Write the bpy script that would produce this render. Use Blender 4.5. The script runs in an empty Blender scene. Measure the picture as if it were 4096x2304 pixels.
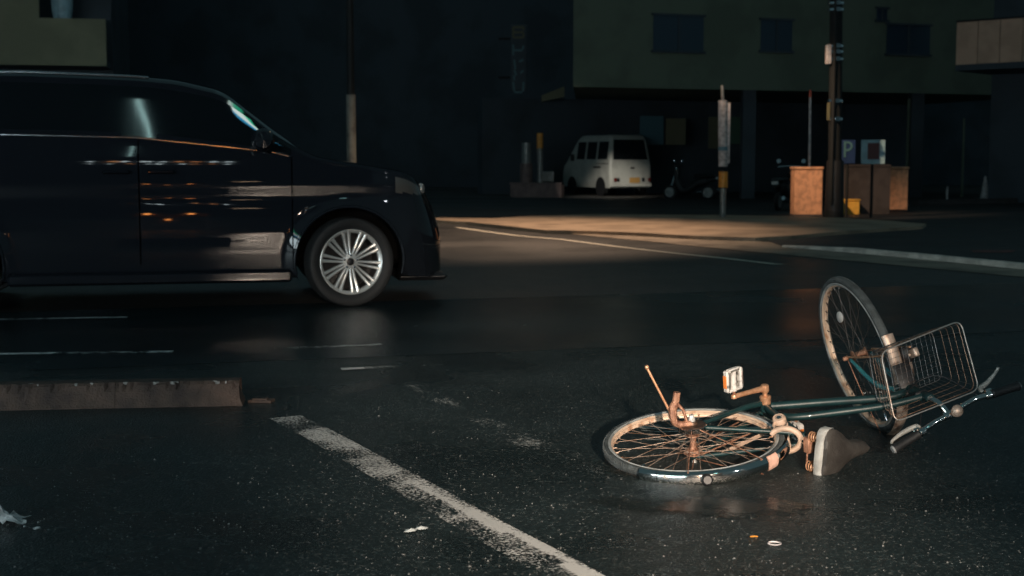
import bpy, math, random
from mathutils import Vector, Matrix
random.seed(7)
R = math.radians
PI = math.pi
S = bpy.context.scene
COL = S.collection

# ------------------------------------------------------------------ camera
F, H, YH = 5417.17, 1.14275, 643.94           # focal length, eye height, horizon row for a 4096 wide frame
PITCH = math.atan((1152 - YH) / F)
cam_d = bpy.data.cameras.new('camera')
cam = bpy.data.objects.new('camera', cam_d)
COL.objects.link(cam)
cam.location = (0, 0, H)
cam.rotation_euler = (PI / 2 - PITCH, 0, 0)
cam_d.sensor_width = 36
cam_d.lens = F * 36 / 4096
cam_d.clip_end = 500
cam_d.dof.use_dof = True
cam_d.dof.focus_distance = 5.3
cam_d.dof.aperture_fstop = 4.5
S.camera = cam
S.render.resolution_x, S.render.resolution_y = 1024, 576
# ------------------------------------------------------------------ world, exposure
S.view_settings.view_transform = 'Standard'
S.view_settings.look = 'None'
S.view_settings.exposure = 0
S.view_settings.gamma = 1
S.cycles.max_bounces = 6
S.cycles.sample_clamp_indirect = 6
W = bpy.data.worlds.new('World')
S.world = W
W.use_nodes = True
wb = W.node_tree.nodes['Background']
wb.inputs[0].default_value = (.44, .85, .98, 1)
wb.inputs[1].default_value = .08

# ------------------------------------------------------------------ helpers
def ray(u, v):                                 # u, v in a 2576 px wide copy of the picture
    px, py = u * 4096 / 2576, v * 4096 / 2576
    x, s = (px - 2048) / F, -(py - 1152) / F
    return Vector((x, math.cos(PITCH) + s * math.sin(PITCH), -math.sin(PITCH) + s * math.cos(PITCH)))
def G(u, v, z=0.0):
    r = ray(u, v)
    return Vector((0, 0, H)) + r * ((z - H) / r.z)
def D(u, v, Y):
    r = ray(u, v)
    return Vector((0, 0, H)) + r * (Y / r.y)

class MB:
    def __init__(s): s.v = []; s.f = []
    def add(s, vs, fs):
        b = len(s.v); s.v += [Vector(p) for p in vs]; s.f += [tuple(i + b for i in f) for f in fs]; return s
    def box(s, a, b, rz=0, c=None):
        x0, y0, z0 = a; x1, y1, z1 = b
        vs = [(x0, y0, z0), (x1, y0, z0), (x1, y1, z0), (x0, y1, z0), (x0, y0, z1), (x1, y0, z1), (x1, y1, z1), (x0, y1, z1)]
        return s.add(vs, [(0, 3, 2, 1), (4, 5, 6, 7), (0, 1, 5, 4), (1, 2, 6, 5), (2, 3, 7, 6), (3, 0, 4, 7)])
    def bbox(s, a, b, r=.01):                  # box with chamfered edges
        x0, y0, z0 = a; x1, y1, z1 = b
        def ring(z, i): return [(x0 + r + i, y0 + i, z), (x1 - r - i, y0 + i, z), (x1 - i, y0 + r + i, z), (x1 - i, y1 - r - i, z),
                                (x1 - r - i, y1 - i, z), (x0 + r + i, y1 - i, z), (x0 + i, y1 - r - i, z), (x0 + i, y0 + r + i, z)]
        rs = [ring(z0, r), ring(z0 + r, 0), ring(z1 - r, 0), ring(z1, r)]
        vs = sum(rs, []); fs = [tuple(reversed(range(8))), tuple(range(24, 32))]
        for k in range(3):
            for i in range(8):
                j = (i + 1) % 8; fs.append((k * 8 + i, k * 8 + j, k * 8 + 8 + j, k * 8 + 8 + i))
        return s.add(vs, fs)
    def tube(s, pts, r, n=8, closed=False, cap=True):
        pts = [Vector(p) for p in pts]; m = len(pts); rr = r if isinstance(r, (list, tuple)) else [r] * m
        T = []
        for i in range(m):
            a = pts[(i - 1) % m] if (closed or i > 0) else pts[0]
            b = pts[(i + 1) % m] if (closed or i < m - 1) else pts[-1]
            T.append((b - a).normalized())
        up = Vector((0, 0, 1)) if abs(T[0].z) < .9 else Vector((1, 0, 0))
        N = (up - T[0] * up.dot(T[0])).normalized(); vs = []
        for i in range(m):
            N = (N - T[i] * N.dot(T[i])).normalized(); Bn = T[i].cross(N)
            for k in range(n):
                a = 2 * PI * k / n
                vs.append(pts[i] + (N * math.cos(a) + Bn * math.sin(a)) * rr[i])
        fs = []
        for i in range(m if closed else m - 1):
            for k in range(n):
                l = (k + 1) % n; i2 = (i + 1) % m
                fs.append((i * n + k, i * n + l, i2 * n + l, i2 * n + k))
        if cap and not closed: fs += [tuple(reversed(range(n))), tuple(range((m - 1) * n, m * n))]
        return s.add(vs, fs)
    def lathe(s, prof, c, axis, n=24, a0=0, a1=2 * PI, ref=None):   # prof: (radius, along axis)
        ax = Vector(axis).normalized(); c = Vector(c)
        up = Vector(ref) if ref is not None else (Vector((0, 0, 1)) if abs(ax.z) < .9 else Vector((1, 0, 0)))
        N = (up - ax * up.dot(ax)).normalized(); Bn = ax.cross(N)
        full = abs(a1 - a0 - 2 * PI) < 1e-6; m = n if full else n + 1; L = len(prof); vs = []
        for i in range(m):
            a = a0 + (a1 - a0) * i / n
            for (r, h) in prof: vs.append(c + ax * h + (N * math.cos(a) + Bn * math.sin(a)) * r)
        fs = []
        for i in range(n):
            j = (i + 1) % m
            for k in range(L - 1): fs.append((i * L + k, j * L + k, j * L + k + 1, i * L + k + 1))
        return s.add(vs, fs)
    def prism(s, poly, d):                     # polygon (3d points) extruded by vector d
        d = Vector(d); n = len(poly); vs = [Vector(p) for p in poly] + [Vector(p) + d for p in poly]
        fs = [tuple(reversed(range(n))), tuple(range(n, 2 * n))] + [(i, (i + 1) % n, n + (i + 1) % n, n + i) for i in range(n)]
        return s.add(vs, fs)
    def grid(s, rows):
        n = len(rows[0]); vs = sum([list(r) for r in rows], [])
        return s.add(vs, [(i * n + k, i * n + k + 1, (i + 1) * n + k + 1, (i + 1) * n + k) for i in range(len(rows) - 1) for k in range(n - 1)])
    def xf(s, M): s.v = [M @ p for p in s.v]; return s

def obj(name, mb, mat, parent=None, world=False, smooth=True, label=None):
    me = bpy.data.meshes.new(name)
    off = Vector((0, 0, 0))
    if world and parent is not None:
        p = parent
        while p is not None: off += Vector(p.location); p = p.parent
    me.from_pydata([p - off for p in mb.v], [], mb.f)
    me.validate(); me.update()
    import bmesh
    bm = bmesh.new(); bm.from_mesh(me); bmesh.ops.recalc_face_normals(bm, faces=bm.faces); bm.to_mesh(me); bm.free()
    if smooth:
        me.polygons.foreach_set('use_smooth', [True] * len(me.polygons))
        try: me.set_sharp_from_angle(angle=R(38))
        except Exception: pass
    me.materials.append(mat)
    o = bpy.data.objects.new(name, me); COL.objects.link(o)
    if parent is not None: o.parent = parent
    if label: o['label'] = label
    return o
def thing(name, label, cat, loc=(0, 0, 0), rz=0, group=None):
    o = bpy.data.objects.new(name, None); COL.objects.link(o)
    o.location = loc; o.rotation_euler = (0, 0, rz); o.empty_display_size = .1
    return tag(o, label, cat, group)
def tag(o, label, cat, group=None):
    o['label'] = label; o['category'] = cat
    if group: o['group'] = group
    return o
def struct(name, mb, mat, smooth=False, kind='structure'):
    o = obj(name, mb, mat, None, smooth=smooth); o['kind'] = kind; return o
def single(name, mb, mat, label, cat, group=None, smooth=True):   # one mesh thing given in world coordinates, origin moved to its base
    n = len(mb.v); c = Vector((sum(p.x for p in mb.v) / n, sum(p.y for p in mb.v) / n, min(p.z for p in mb.v)))
    mb.v = [p - c for p in mb.v]
    o = obj(name, mb, mat, smooth=smooth); o.location = c
    return tag(o, label, cat, group)
def copy_tree(o, parent=None):
    c = o.copy(); COL.objects.link(c); c.parent = parent
    for ch in o.children: copy_tree(ch, c)
    return c

# ------------------------------------------------------------------ materials
def mat(name, col, rough=.5, metal=0, coat=0, spec=.5, var=0, vscale=20, col2=None, mix=(.45, .6), bump=0, bscale=200, emit=None, estr=0, rough2=None, trans=0, detail=6):
    m = bpy.data.materials.new(name); m.use_nodes = True
    nt = m.node_tree; b = nt.nodes['Principled BSDF']; L = nt.links
    b.inputs['Base Color'].default_value = (*col, 1); b.inputs['Roughness'].default_value = rough
    b.inputs['Metallic'].default_value = metal; b.inputs['Coat Weight'].default_value = coat
    b.inputs['Coat Roughness'].default_value = .03
    b.inputs['Specular IOR Level'].default_value = spec
    b.inputs['Transmission Weight'].default_value = trans
    if emit: b.inputs['Emission Color'].default_value = (*emit, 1); b.inputs['Emission Strength'].default_value = estr
    tc = nt.nodes.new('ShaderNodeTexCoord')
    if var or col2:
        n = nt.nodes.new('ShaderNodeTexNoise'); n.inputs['Scale'].default_value = vscale; n.inputs['Detail'].default_value = detail
        L.new(tc.outputs['Object'], n.inputs['Vector'])
        r = nt.nodes.new('ShaderNodeValToRGB'); L.new(n.outputs['Fac'], r.inputs[0])
        c2 = col2 if col2 else tuple(c * (1 - var) for c in col)
        r.color_ramp.elements[0].position = mix[0]; r.color_ramp.elements[1].position = mix[1]
        r.color_ramp.elements[0].color = (*col, 1); r.color_ramp.elements[1].color = (*c2, 1)
        L.new(r.outputs[0], b.inputs['Base Color'])
        if rough2 is not None:
            mr = nt.nodes.new('ShaderNodeMapRange'); L.new(n.outputs['Fac'], mr.inputs[0])
            mr.inputs[1].default_value, mr.inputs[2].default_value = mix
            mr.inputs[3].default_value, mr.inputs[4].default_value = rough, rough2
            L.new(mr.outputs[0], b.inputs['Roughness'])
    if bump:
        n2 = nt.nodes.new('ShaderNodeTexNoise'); n2.inputs['Scale'].default_value = bscale; n2.inputs['Detail'].default_value = 4
        L.new(tc.outputs['Object'], n2.inputs['Vector'])
        bp = nt.nodes.new('ShaderNodeBump'); bp.inputs['Strength'].default_value = bump; bp.inputs['Distance'].default_value = .01
        L.new(n2.outputs['Fac'], bp.inputs['Height']); L.new(bp.outputs[0], b.inputs['Normal'])
    return m

def asphalt(name, base, grain, wet_lo, wet_hi, wscale, bumpd=.004, gscale=110):
    m = bpy.data.materials.new(name); m.use_nodes = True
    nt = m.node_tree; b = nt.nodes['Principled BSDF']; L = nt.links; N = nt.nodes.new
    tc = N('ShaderNodeTexCoord')
    v = N('ShaderNodeTexVoronoi'); v.inputs['Scale'].default_value = gscale; L.new(tc.outputs['Object'], v.inputs['Vector'])
    sx = N('ShaderNodeSeparateColor'); L.new(v.outputs['Color'], sx.inputs[0])
    r = N('ShaderNodeValToRGB'); e = r.color_ramp.elements
    e[0].position = .0; e[0].color = (*[c * .55 for c in base], 1); e[1].position = .78; e[1].color = (*base, 1)
    k = r.color_ramp.elements.new(.90); k.color = (*[c * 1.7 for c in base], 1)
    k = r.color_ramp.elements.new(.985); k.color = (*grain, 1)
    L.new(sx.outputs[0], r.inputs[0])
    n = N('ShaderNodeTexNoise'); n.inputs['Scale'].default_value = wscale; n.inputs['Detail'].default_value = 5; L.new(tc.outputs['Object'], n.inputs['Vector'])
    mx = N('ShaderNodeMix'); mx.data_type = 'RGBA'; mx.blend_type = 'MULTIPLY'; mx.inputs[0].default_value = 1
    mr0 = N('ShaderNodeMapRange'); L.new(n.outputs['Fac'], mr0.inputs[0]); mr0.inputs[1].default_value = .3; mr0.inputs[2].default_value = .7
    mr0.inputs[3].default_value = .6; mr0.inputs[4].default_value = 1.25
    L.new(r.outputs[0], mx.inputs[6]); L.new(mr0.outputs[0], mx.inputs[7]); L.new(mx.outputs[2], b.inputs['Base Color'])
    mr = N('ShaderNodeMapRange'); L.new(n.outputs['Fac'], mr.inputs[0]); mr.inputs[1].default_value = .38; mr.inputs[2].default_value = .62
    mr.inputs[3].default_value = wet_lo; mr.inputs[4].default_value = wet_hi; L.new(mr.outputs[0], b.inputs['Roughness'])
    n3 = N('ShaderNodeTexNoise'); n3.inputs['Scale'].default_value = gscale * 1.6; n3.inputs['Detail'].default_value = 3; L.new(tc.outputs['Object'], n3.inputs['Vector'])
    ad = N('ShaderNodeMath'); ad.operation = 'SUBTRACT'; L.new(n3.outputs['Fac'], ad.inputs[0]); L.new(v.outputs['Distance'], ad.inputs[1])
    bp = N('ShaderNodeBump'); bp.inputs['Strength'].default_value = 1; bp.inputs['Distance'].default_value = bumpd
    L.new(ad.outputs[0], bp.inputs['Height']); L.new(bp.outputs[0], b.inputs['Normal'])
    b.inputs['Specular IOR Level'].default_value = .5
    return m

def paint(name, col, cover, scale=55, rough=.55, streak=(1, 1, 1), edge=.06):
    """worn road paint: the sheet is see-through where the paint has worn off"""
    m = bpy.data.materials.new(name); m.use_nodes = True
    nt = m.node_tree; b = nt.nodes['Principled BSDF']; L = nt.links; N = nt.nodes.new
    tc = N('ShaderNodeTexCoord'); mp = N('ShaderNodeMapping'); mp.inputs['Scale'].default_value = streak; L.new(tc.outputs['Object'], mp.inputs[0])
    n = N('ShaderNodeTexNoise'); n.inputs['Scale'].default_value = scale; n.inputs['Detail'].default_value = 6; n.inputs['Roughness'].default_value = .65
    L.new(mp.outputs[0], n.inputs['Vector'])
    n2 = N('ShaderNodeTexNoise'); n2.inputs['Scale'].default_value = 3.2; n2.inputs['Detail'].default_value = 2; L.new(tc.outputs['Object'], n2.inputs['Vector'])
    ad = N('ShaderNodeMath'); ad.operation = 'MULTIPLY_ADD'; L.new(n2.outputs['Fac'], ad.inputs[0]); ad.inputs[1].default_value = .5; L.new(n.outputs['Fac'], ad.inputs[2])
    at = N('ShaderNodeAttribute'); at.attribute_name = 'wear'
    sb = N('ShaderNodeMath'); sb.operation = 'SUBTRACT'; L.new(ad.outputs[0], sb.inputs[0]); L.new(at.outputs['Fac'], sb.inputs[1])
    mr = N('ShaderNodeMapRange'); L.new(sb.outputs[0], mr.inputs[0]); mr.inputs[1].default_value = cover; mr.inputs[2].default_value = cover + edge
    L.new(mr.outputs[0], b.inputs['Alpha'])
    b.inputs['Base Color'].default_value = (*col, 1); b.inputs['Roughness'].default_value = rough
    bp = N('ShaderNodeBump'); bp.inputs['Distance'].default_value = .002; L.new(n.outputs['Fac'], bp.inputs['Height']); L.new(bp.outputs[0], b.inputs['Normal'])
    return m

M = {}
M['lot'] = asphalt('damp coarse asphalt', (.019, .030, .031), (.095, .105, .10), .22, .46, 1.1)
M['road'] = asphalt('wet road asphalt', (.018, .031, .034), (.05, .06, .06), .15, .28, .5, .0014)  # teal sheen of the wet lane partly put into the base colour
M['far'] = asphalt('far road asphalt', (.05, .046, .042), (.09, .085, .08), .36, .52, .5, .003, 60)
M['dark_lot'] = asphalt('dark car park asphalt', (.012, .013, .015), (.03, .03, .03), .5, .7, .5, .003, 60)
M['tiles'] = mat('sandy pavement tiles', (.36, .27, .19), .55, var=.35, vscale=1.4, bump=.3, bscale=60)
M['gutter'] = mat('concrete gutter', (.30, .24, .18), .6, var=.4, vscale=2.2, bump=.3, bscale=40)
M['kerb'] = mat('pale kerb stone', (.62, .57, .50), .6, var=.3, vscale=5, bump=.3, bscale=60)
M['block'] = mat('stained kerb concrete', (.10, .062, .046), .8, col2=(.042, .027, .022), vscale=9, mix=(.35, .68), bump=.5, bscale=90)
M['chip'] = mat('broken pale concrete', (.30, .28, .26), .8, var=.4, vscale=60, bump=.5, bscale=150)
M['line'] = paint('worn white paint', (.66, .65, .62), .64, 85, streak=(1, 1.5, 1), edge=.03)
M['ghost'] = paint('almost gone white paint', (.50, .51, .49), .805, 42, streak=(1, 2.4, 1))
M['traces'] = paint('blotchy leftover paint', (.42, .42, .38), .76, 13, streak=(.6, 2.2, 1), edge=.03)
M['thin'] = paint('thin worn white paint', (.72, .72, .70), .62, 34, streak=(.5, 2.5, 1))
M['farline'] = paint('edge line paint', (.62, .58, .48), .48, 8)
# bicycle
RUST = (.22, .085, .035)
M['rim_edge'] = mat('dull rim edge', (.60, .63, .62), .35, metal=.45, var=.35, vscale=16)
M['rim'] = mat('rusty chromed steel rim', (.74, .55, .41), .36, metal=.25, col2=(.42, .20, .10), vscale=22, mix=(.50, .72), rough2=.6, bump=.15, bscale=120)
M['chrome'] = mat('chrome', (.78, .74, .70), .09, metal=1, col2=(.34, .2, .12), vscale=18, mix=(.66, .80), rough2=.5)
M['rust'] = mat('rusty steel', (.42, .22, .14), .5, metal=.35, col2=(.13, .05, .03), vscale=45, mix=(.4, .7), bump=.4, bscale=160)
M['crank'] = mat('tarnished crank steel', (.66, .36, .21), .30, metal=.5, col2=(.36, .17, .08), vscale=35, mix=(.45, .7), rough2=.6)
M['spoke'] = mat('tarnished spoke', (.55, .43, .35), .4, metal=.5, col2=(.26, .13, .07), vscale=18, mix=(.4, .65))
M['spoke_dark'] = mat('dark spoke', (.10, .085, .075), .45, metal=.6)  # front wheel, darker than the rear spokes
M['tyre'] = mat('weathered black tyre', (.075, .088, .09), .55, var=.4, vscale=30, bump=.6, bscale=260)
M['tyre_wall'] = mat('grey tyre wall', (.10, .11, .11), .6, var=.3, vscale=30)
M['frame'] = mat('dark teal frame paint', (.008, .032, .034), .42, coat=.2, var=.3, vscale=15)
M['fork'] = mat('teal fork paint', (.03, .16, .18), .3, coat=.7)
M['drum'] = mat('dark brake drum', (.07, .045, .035), .42, metal=.7, col2=(.16, .10, .07), vscale=35, mix=(.4, .7))
M['lockp'] = mat('beige lock plastic', (.50, .36, .27), .5, var=.25, vscale=30)
M['grey_rub'] = mat('black rubber grip', (.012, .013, .014), .6, var=.3, vscale=40)
M['grip_end'] = mat('grey grip end', (.25, .26, .26), .6)
M['saddle'] = mat('worn brown grey saddle vinyl', (.052, .047, .042), .55, col2=(.032, .028, .025), vscale=14, mix=(.4, .65), bump=.25, bscale=120)
M['saddle_rim'] = mat('pale grey saddle edge', (.36, .36, .34), .6, var=.25, vscale=25)
M['lever'] = mat('grey brake lever', (.36, .35, .32), .42, var=.2, vscale=20)
M['ped'] = mat('dirty white pedal plastic', (.58, .56, .53), .5, col2=(.08, .07, .06), vscale=32, mix=(.56, .68))
M['orange'] = mat('orange reflector', (.75, .22, .05), .25, coat=.5)
M['clear'] = mat('clear faceted reflector', (.62, .62, .60), .15, metal=.4)
M['wire'] = mat('basket wire', (.50, .48, .45), .30, metal=.7, col2=(.34, .19, .11), vscale=10, mix=(.56, .72), rough2=.6)
M['wire_shaded'] = mat('basket wire darkened for shade', (.15, .14, .135), .4, metal=.7, col2=(.20, .11, .07), vscale=10, mix=(.5, .7))  # lack of light on uprights and floor put into the colour
M['wire_rust'] = mat('rusty basket wire', (.34, .21, .14), .45, metal=.5, col2=(.17, .08, .05), vscale=20, mix=(.45, .65))
M['tape'] = mat('pinkish reflective tape', (.68, .42, .33), .5, var=.2, vscale=60)
M['tape_dull'] = mat('tarnished bracket steel', (.52, .40, .32), .4, metal=.4, col2=(.22, .12, .08), vscale=30, mix=(.5, .7))
M['black'] = mat('black plastic', (.012, .012, .013), .5)
M['sticker'] = mat('white lettering', (.6, .62, .6), .5)
M['plastic'] = mat('torn white plastic film', (.55, .57, .57), .25, var=.5, vscale=60)
M['paper'] = mat('white paper scrap', (.72, .75, .73), .7)
# car
M['car'] = mat('black car paint', (.010, .012, .016), .5, coat=.72, spec=0)
M['glass'] = mat('dark tinted glass', (.006, .009, .011), .03, spec=.6)
M['trim'] = mat('car black trim', (.012, .013, .015), .45)
M['well'] = mat('wheel well', (.003, .003, .003), .9, spec=.1)
M['carchrome'] = mat('car chrome', (.7, .72, .74), .12, metal=1)
M['alloy'] = mat('machined alloy', (.74, .74, .72), .30, metal=.7)
M['alloy_dark'] = mat('dark alloy barrel', (.03, .03, .032), .35, metal=.6)
M['cartyre'] = mat('car tyre', (.007, .008, .009), .7, bump=.3, bscale=80)
M['lens'] = mat('headlight lens', (.10, .09, .08), .25, metal=.2, coat=1)
# background
M['white_van'] = mat('off white van paint', (.46, .46, .42), .35, var=.15, vscale=3)
M['van_glass'] = mat('van glass', (.012, .016, .02), .05)
M['red_lens'] = mat('tail lamp', (.12, .015, .012), .25, coat=.5)
M['plate'] = mat('yellow plate', (.46, .26, .08), .5)
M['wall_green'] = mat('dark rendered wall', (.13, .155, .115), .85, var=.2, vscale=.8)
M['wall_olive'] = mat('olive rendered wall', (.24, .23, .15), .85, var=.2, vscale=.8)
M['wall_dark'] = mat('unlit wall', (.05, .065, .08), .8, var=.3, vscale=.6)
M['window'] = mat('unlit window', (.03, .05, .075), .3)
M['panel'] = mat('tan balcony panel', (.56, .35, .25), .7, var=.15, vscale=2)
M['brick'] = mat('orange tiled pier', (.66, .34, .19), .6, var=.3, vscale=9, bump=.3, bscale=30)
M['greywall'] = mat('grey block wall', (.05, .043, .043), .8, var=.3, vscale=6, bump=.3, bscale=30)
M['pinkwall'] = mat('low pinkish wall', (.22, .15, .14), .8, var=.3, vscale=5, bump=.3, bscale=30)
M['yellow'] = mat('yellow plastic box', (.75, .42, .07), .45, var=.15, vscale=8)
M['metal'] = mat('dull galvanised steel', (.30, .30, .29), .45, metal=.5, var=.25, vscale=8)
M['darkpole'] = mat('dark painted pole', (.014, .016, .017), .6, spec=.2)
M['postgrey'] = mat('grimy grey post', (.16, .165, .145), .6, var=.45, vscale=5)
M['wrap'] = mat('pale pole wrap', (.60, .56, .56), .6, var=.4, vscale=14)
M['bluew'] = mat('blue band', (.10, .22, .28), .6)
M['orangew'] = mat('orange warning band', (.80, .33, .05), .4, var=.2, vscale=12)
M['signblue'] = mat('blue sign board', (.015, .035, .10), .4)
M['signwhite'] = mat('pale blue sign board', (.30, .46, .52), .5, var=.2, vscale=6)
M['signred'] = mat('maroon sign square', (.10, .035, .035), .5)
M['red'] = mat('red cap', (.65, .10, .05), .4)
M['teal'] = mat('teal poster', (.03, .11, .14), .6)
M['olive'] = mat('olive poster', (.11, .105, .055), .6)
M['green'] = mat('green poster', (.03, .09, .05), .6)
M['glyph'] = mat('pale cyan sign letters', (.06, .15, .17), .5)
M['lampshell'] = mat('lamp housing', (.10, .10, .10), .5)
def glow(name, col, s): return mat(name, (0, 0, 0), .5, emit=col, estr=s)
WARM = (1, .62, .33)
M['glow_warm'] = glow('lit sodium lens', (1, .70, .45), 18)
M['glow_cool'] = glow('lit white lens', (.85, .93, 1), 140)

# ------------------------------------------------------------------ ground, road, pavement
struct('ground', MB().add([(-80, -40, 0), (80, -40, 0), (80, 120, 0), (-80, 120, 0)], [(0, 1, 2, 3)]), M['lot'])
def line_pts(a, b, x0, x1):
    a, b = Vector(a), Vector(b); d = (b - a)
    f = lambda x: a + d * ((x - a.x) / d.x)
    return f(x0), f(x1)
n0, n1 = line_pts(G(0, 935), G(1300, 884), -40, 40)
f0, f1 = line_pts(G(0, 786), G(1000, 757), -40, 40)
def sheet(name, pts, z, m): return struct(name, MB().add([(p[0], p[1], z) for p in pts], [tuple(range(len(pts)))]), m)
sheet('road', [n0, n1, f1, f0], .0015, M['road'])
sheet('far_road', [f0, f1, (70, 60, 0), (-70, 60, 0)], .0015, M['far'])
# dark car park beyond the pavement
far_edge = [(1020, 546), (1240, 549), (1330, 543), (1500, 538), (1820, 541), (2000, 544), (2120, 548), (2250, 556), (2330, 563)]
pv = [G(*q) for q in far_edge]
# pavement slab: near kerb line, then its right hand edge back to the far edge
near_edge = [(1020, 550), (1178, 558), (1280, 569), (1377, 579), (1500, 581), (1620, 586), (1740, 593), (1830, 596), (1900, 597.5)]
right_edge = [(1990, 593), (2067, 586), (2150, 580), (2223, 575), (2320, 569)]
def slab(name, pts, h, m):
    n = len(pts)
    vs = [(p.x, p.y, 0) for p in pts] + [(p.x, p.y, h) for p in pts]
    return struct(name, MB().add(vs, [tuple(range(n, 2 * n))] + [(i, (i + 1) % n, n + (i + 1) % n, n + i) for i in range(n)]), m)
top = .06
slab('pavement', [G(u, v, top) for u, v in near_edge + right_edge] + [G(u, v, top) for u, v in reversed(far_edge)], top, M['tiles'])
# gutter strip and the edge line on the far road
gut = [(1400, 586), (1560, 589.5), (1700, 595), (1830, 603), (1960, 612), (2150, 628), (2576, 670), (2900, 702), (2900, 732), (2576, 699), (2067, 651), (1824, 628), (1640, 609), (1500, 596)]
sheet('gutter', [G(*q) for q in gut], .008, M['gutter'])
def strip(name, pts, w, z, m, wear=None, n=14):
    """flat painted line along ground points, cut into cells with a wear value"""
    pts = [Vector((p[0], p[1], z)) for p in pts]; ws = w if isinstance(w, (list, tuple)) else [w] * len(pts)
    P, Wd = [], []
    for i in range(len(pts) - 1):
        for k in range(n): P.append(pts[i].lerp(pts[i + 1], k / n)); Wd.append(ws[i] + (ws[i + 1] - ws[i]) * k / n)
    P.append(pts[-1]); Wd.append(ws[-1]); rows = []; wr = []
    for i, p in enumerate(P):
        d = (P[min(i + 1, len(P) - 1)] - P[max(i - 1, 0)]).normalized(); s = Vector((d.y, -d.x, 0))
        rows.append([p + s * Wd[i] * (k / 6 - .5) for k in range(7)])
        for k in range(7): wr.append(wear(i / (len(P) - 1), 1 - k / 6) if wear else 0)
    o = struct(name, MB().grid(rows), m)
    at = o.data.attributes.new('wear', 'FLOAT', 'POINT'); at.data.foreach_set('value', wr)
    return o
strip('edge_line', [G(1150, 573), G(1295, 593), G(1412, 603), G(1558, 622), G(1698, 638), G(1824, 651), G(1963, 667)], .11, .006, M['farline'], lambda t, s: .25 * max(0, t - .8) * 4)
# kerb of the car park on the right, real raised stone
kp = [(1972, 609), (2150, 623), (2360, 641.5), (2576, 662), (2900, 693)]
K = [G(u, v, .07) for u, v in kp]
kb = MB(); rows = []
for i, p in enumerate(K):
    d = (K[min(i + 1, 4)] - K[max(i - 1, 0)]).normalized(); s = Vector((d.y, -d.x, 0)); h = .07 if i else .03
    rows.append([Vector((p.x, p.y, 0)) + s * .035, Vector((p.x, p.y, h - .012)) + s * .032, Vector((p.x, p.y, h)) + s * .02, Vector((p.x, p.y, h)) - s * .04, Vector((p.x, p.y, 0)) - s * .04])
single('kerb', kb.grid(rows), M['kerb'], 'long pale kerb stone edging the dark car park at the right', 'kerb', smooth=False)
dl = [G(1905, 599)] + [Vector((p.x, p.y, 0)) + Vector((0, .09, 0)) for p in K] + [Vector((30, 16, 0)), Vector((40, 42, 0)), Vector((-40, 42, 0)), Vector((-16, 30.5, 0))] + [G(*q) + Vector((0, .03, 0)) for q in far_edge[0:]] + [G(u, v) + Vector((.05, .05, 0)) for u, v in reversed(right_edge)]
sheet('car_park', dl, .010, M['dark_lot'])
# painted lines of the near lot (worn)
c0 = [(735, 1049), (818, 1090), (925, 1149), (1046, 1216), (1100, 1246), (1235, 1323), (1400, 1412), (1500, 1470), (1590, 1520)]
def wl(t, s):                                   # s: 0 on the left, 1 on the right; only a core band is whole, the left is worn to crumbs
    k = min(1, max(0, (t - .36) / .10)); far = .075 + .16 * abs(s - .62) ** 1.5 + .03 * max(0, 1 - t * 7)
    core = .74 + .07 * math.sin(t * 11); d = abs(s - core)
    near = (-.07 if d < .10 else .02 + .35 * (d - .10) if d < .22 else .10) if s > core else (-.07 if d < .13 else .12 + .12 * (core - .13 - s))
    return far * (1 - k) + near * k
strip('parking_line', [G(u - 18 - 6 * min(1, i / 4), v + 1) for i, (u, v) in enumerate(c0)], [.15, .15, .155, .16, .16, .16, .16, .16, .16], .003, M['line'], wl, 26)
strip('removed_line', [G(1040, 968), G(1140, 1018), G(1290, 1098), G(1400, 1140), G(1530, 1190), G(1640, 1240)], [.10, .13, .15, .15, .14, .12], .003, M['ghost'], lambda t, s: .12 * abs(s - .45) + (.05 if t > .5 else 0))
strip('removed_line', [(.45, 5.79, 0), (.60, 5.73, 0), (.80, 5.64, 0), (1.05, 5.52, 0)], [.12, .16, .16, .10], .003, M['traces'], lambda t, s: .02, 10)
strip('removed_line', [(.52, 5.50, 0), (.64, 5.45, 0), (.78, 5.38, 0)], .09, .003, M['traces'], lambda t, s: .03, 10)
strip('removed_line', [(.72, 6.02, 0), (.86, 5.97, 0), (1.02, 5.78, 0), (1.10, 5.62, 0)], .14, .003, M['traces'], lambda t, s: .01, 10)
strip('lane_line', [G(858, 930), G(935, 927), G(1040, 922), G(1150, 917)], [.075, .065, .05, .03], .005, M['thin'], lambda t, s: 0 if t < .26 else .10 + .18 * t)
strip('lane_line', [G(690, 878), G(820, 873.5), G(960, 868)], .06, .005, M['thin'], lambda t, s: .16 if t < .5 else .08)
strip('lane_line', [G(-60, 893), G(120, 890), G(250, 888), G(435, 886)], .07, .005, M['thin'], lambda t, s: 0.02 if t < .38 else (.02 if t > .9 else .17))
strip('lane_line', [G(-120, 807), G(110, 802.5), G(320, 799)], .06, .005, M['thin'], lambda t, s: .06)

M['wet'] = paint('standing water film', (.020, .027, .027), .62, 9, rough=.20, streak=(1, 1, 1), edge=.30)
strip('puddle', [G(1440, 1255), G(1640, 1272), G(1880, 1275), G(2120, 1262)], [.20, .34, .34, .22], .0018, M['wet'], lambda t, s: .55 * (abs(2 * s - 1) ** 2 + abs(2 * t - 1) ** 3) - .22, 12)
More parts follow.
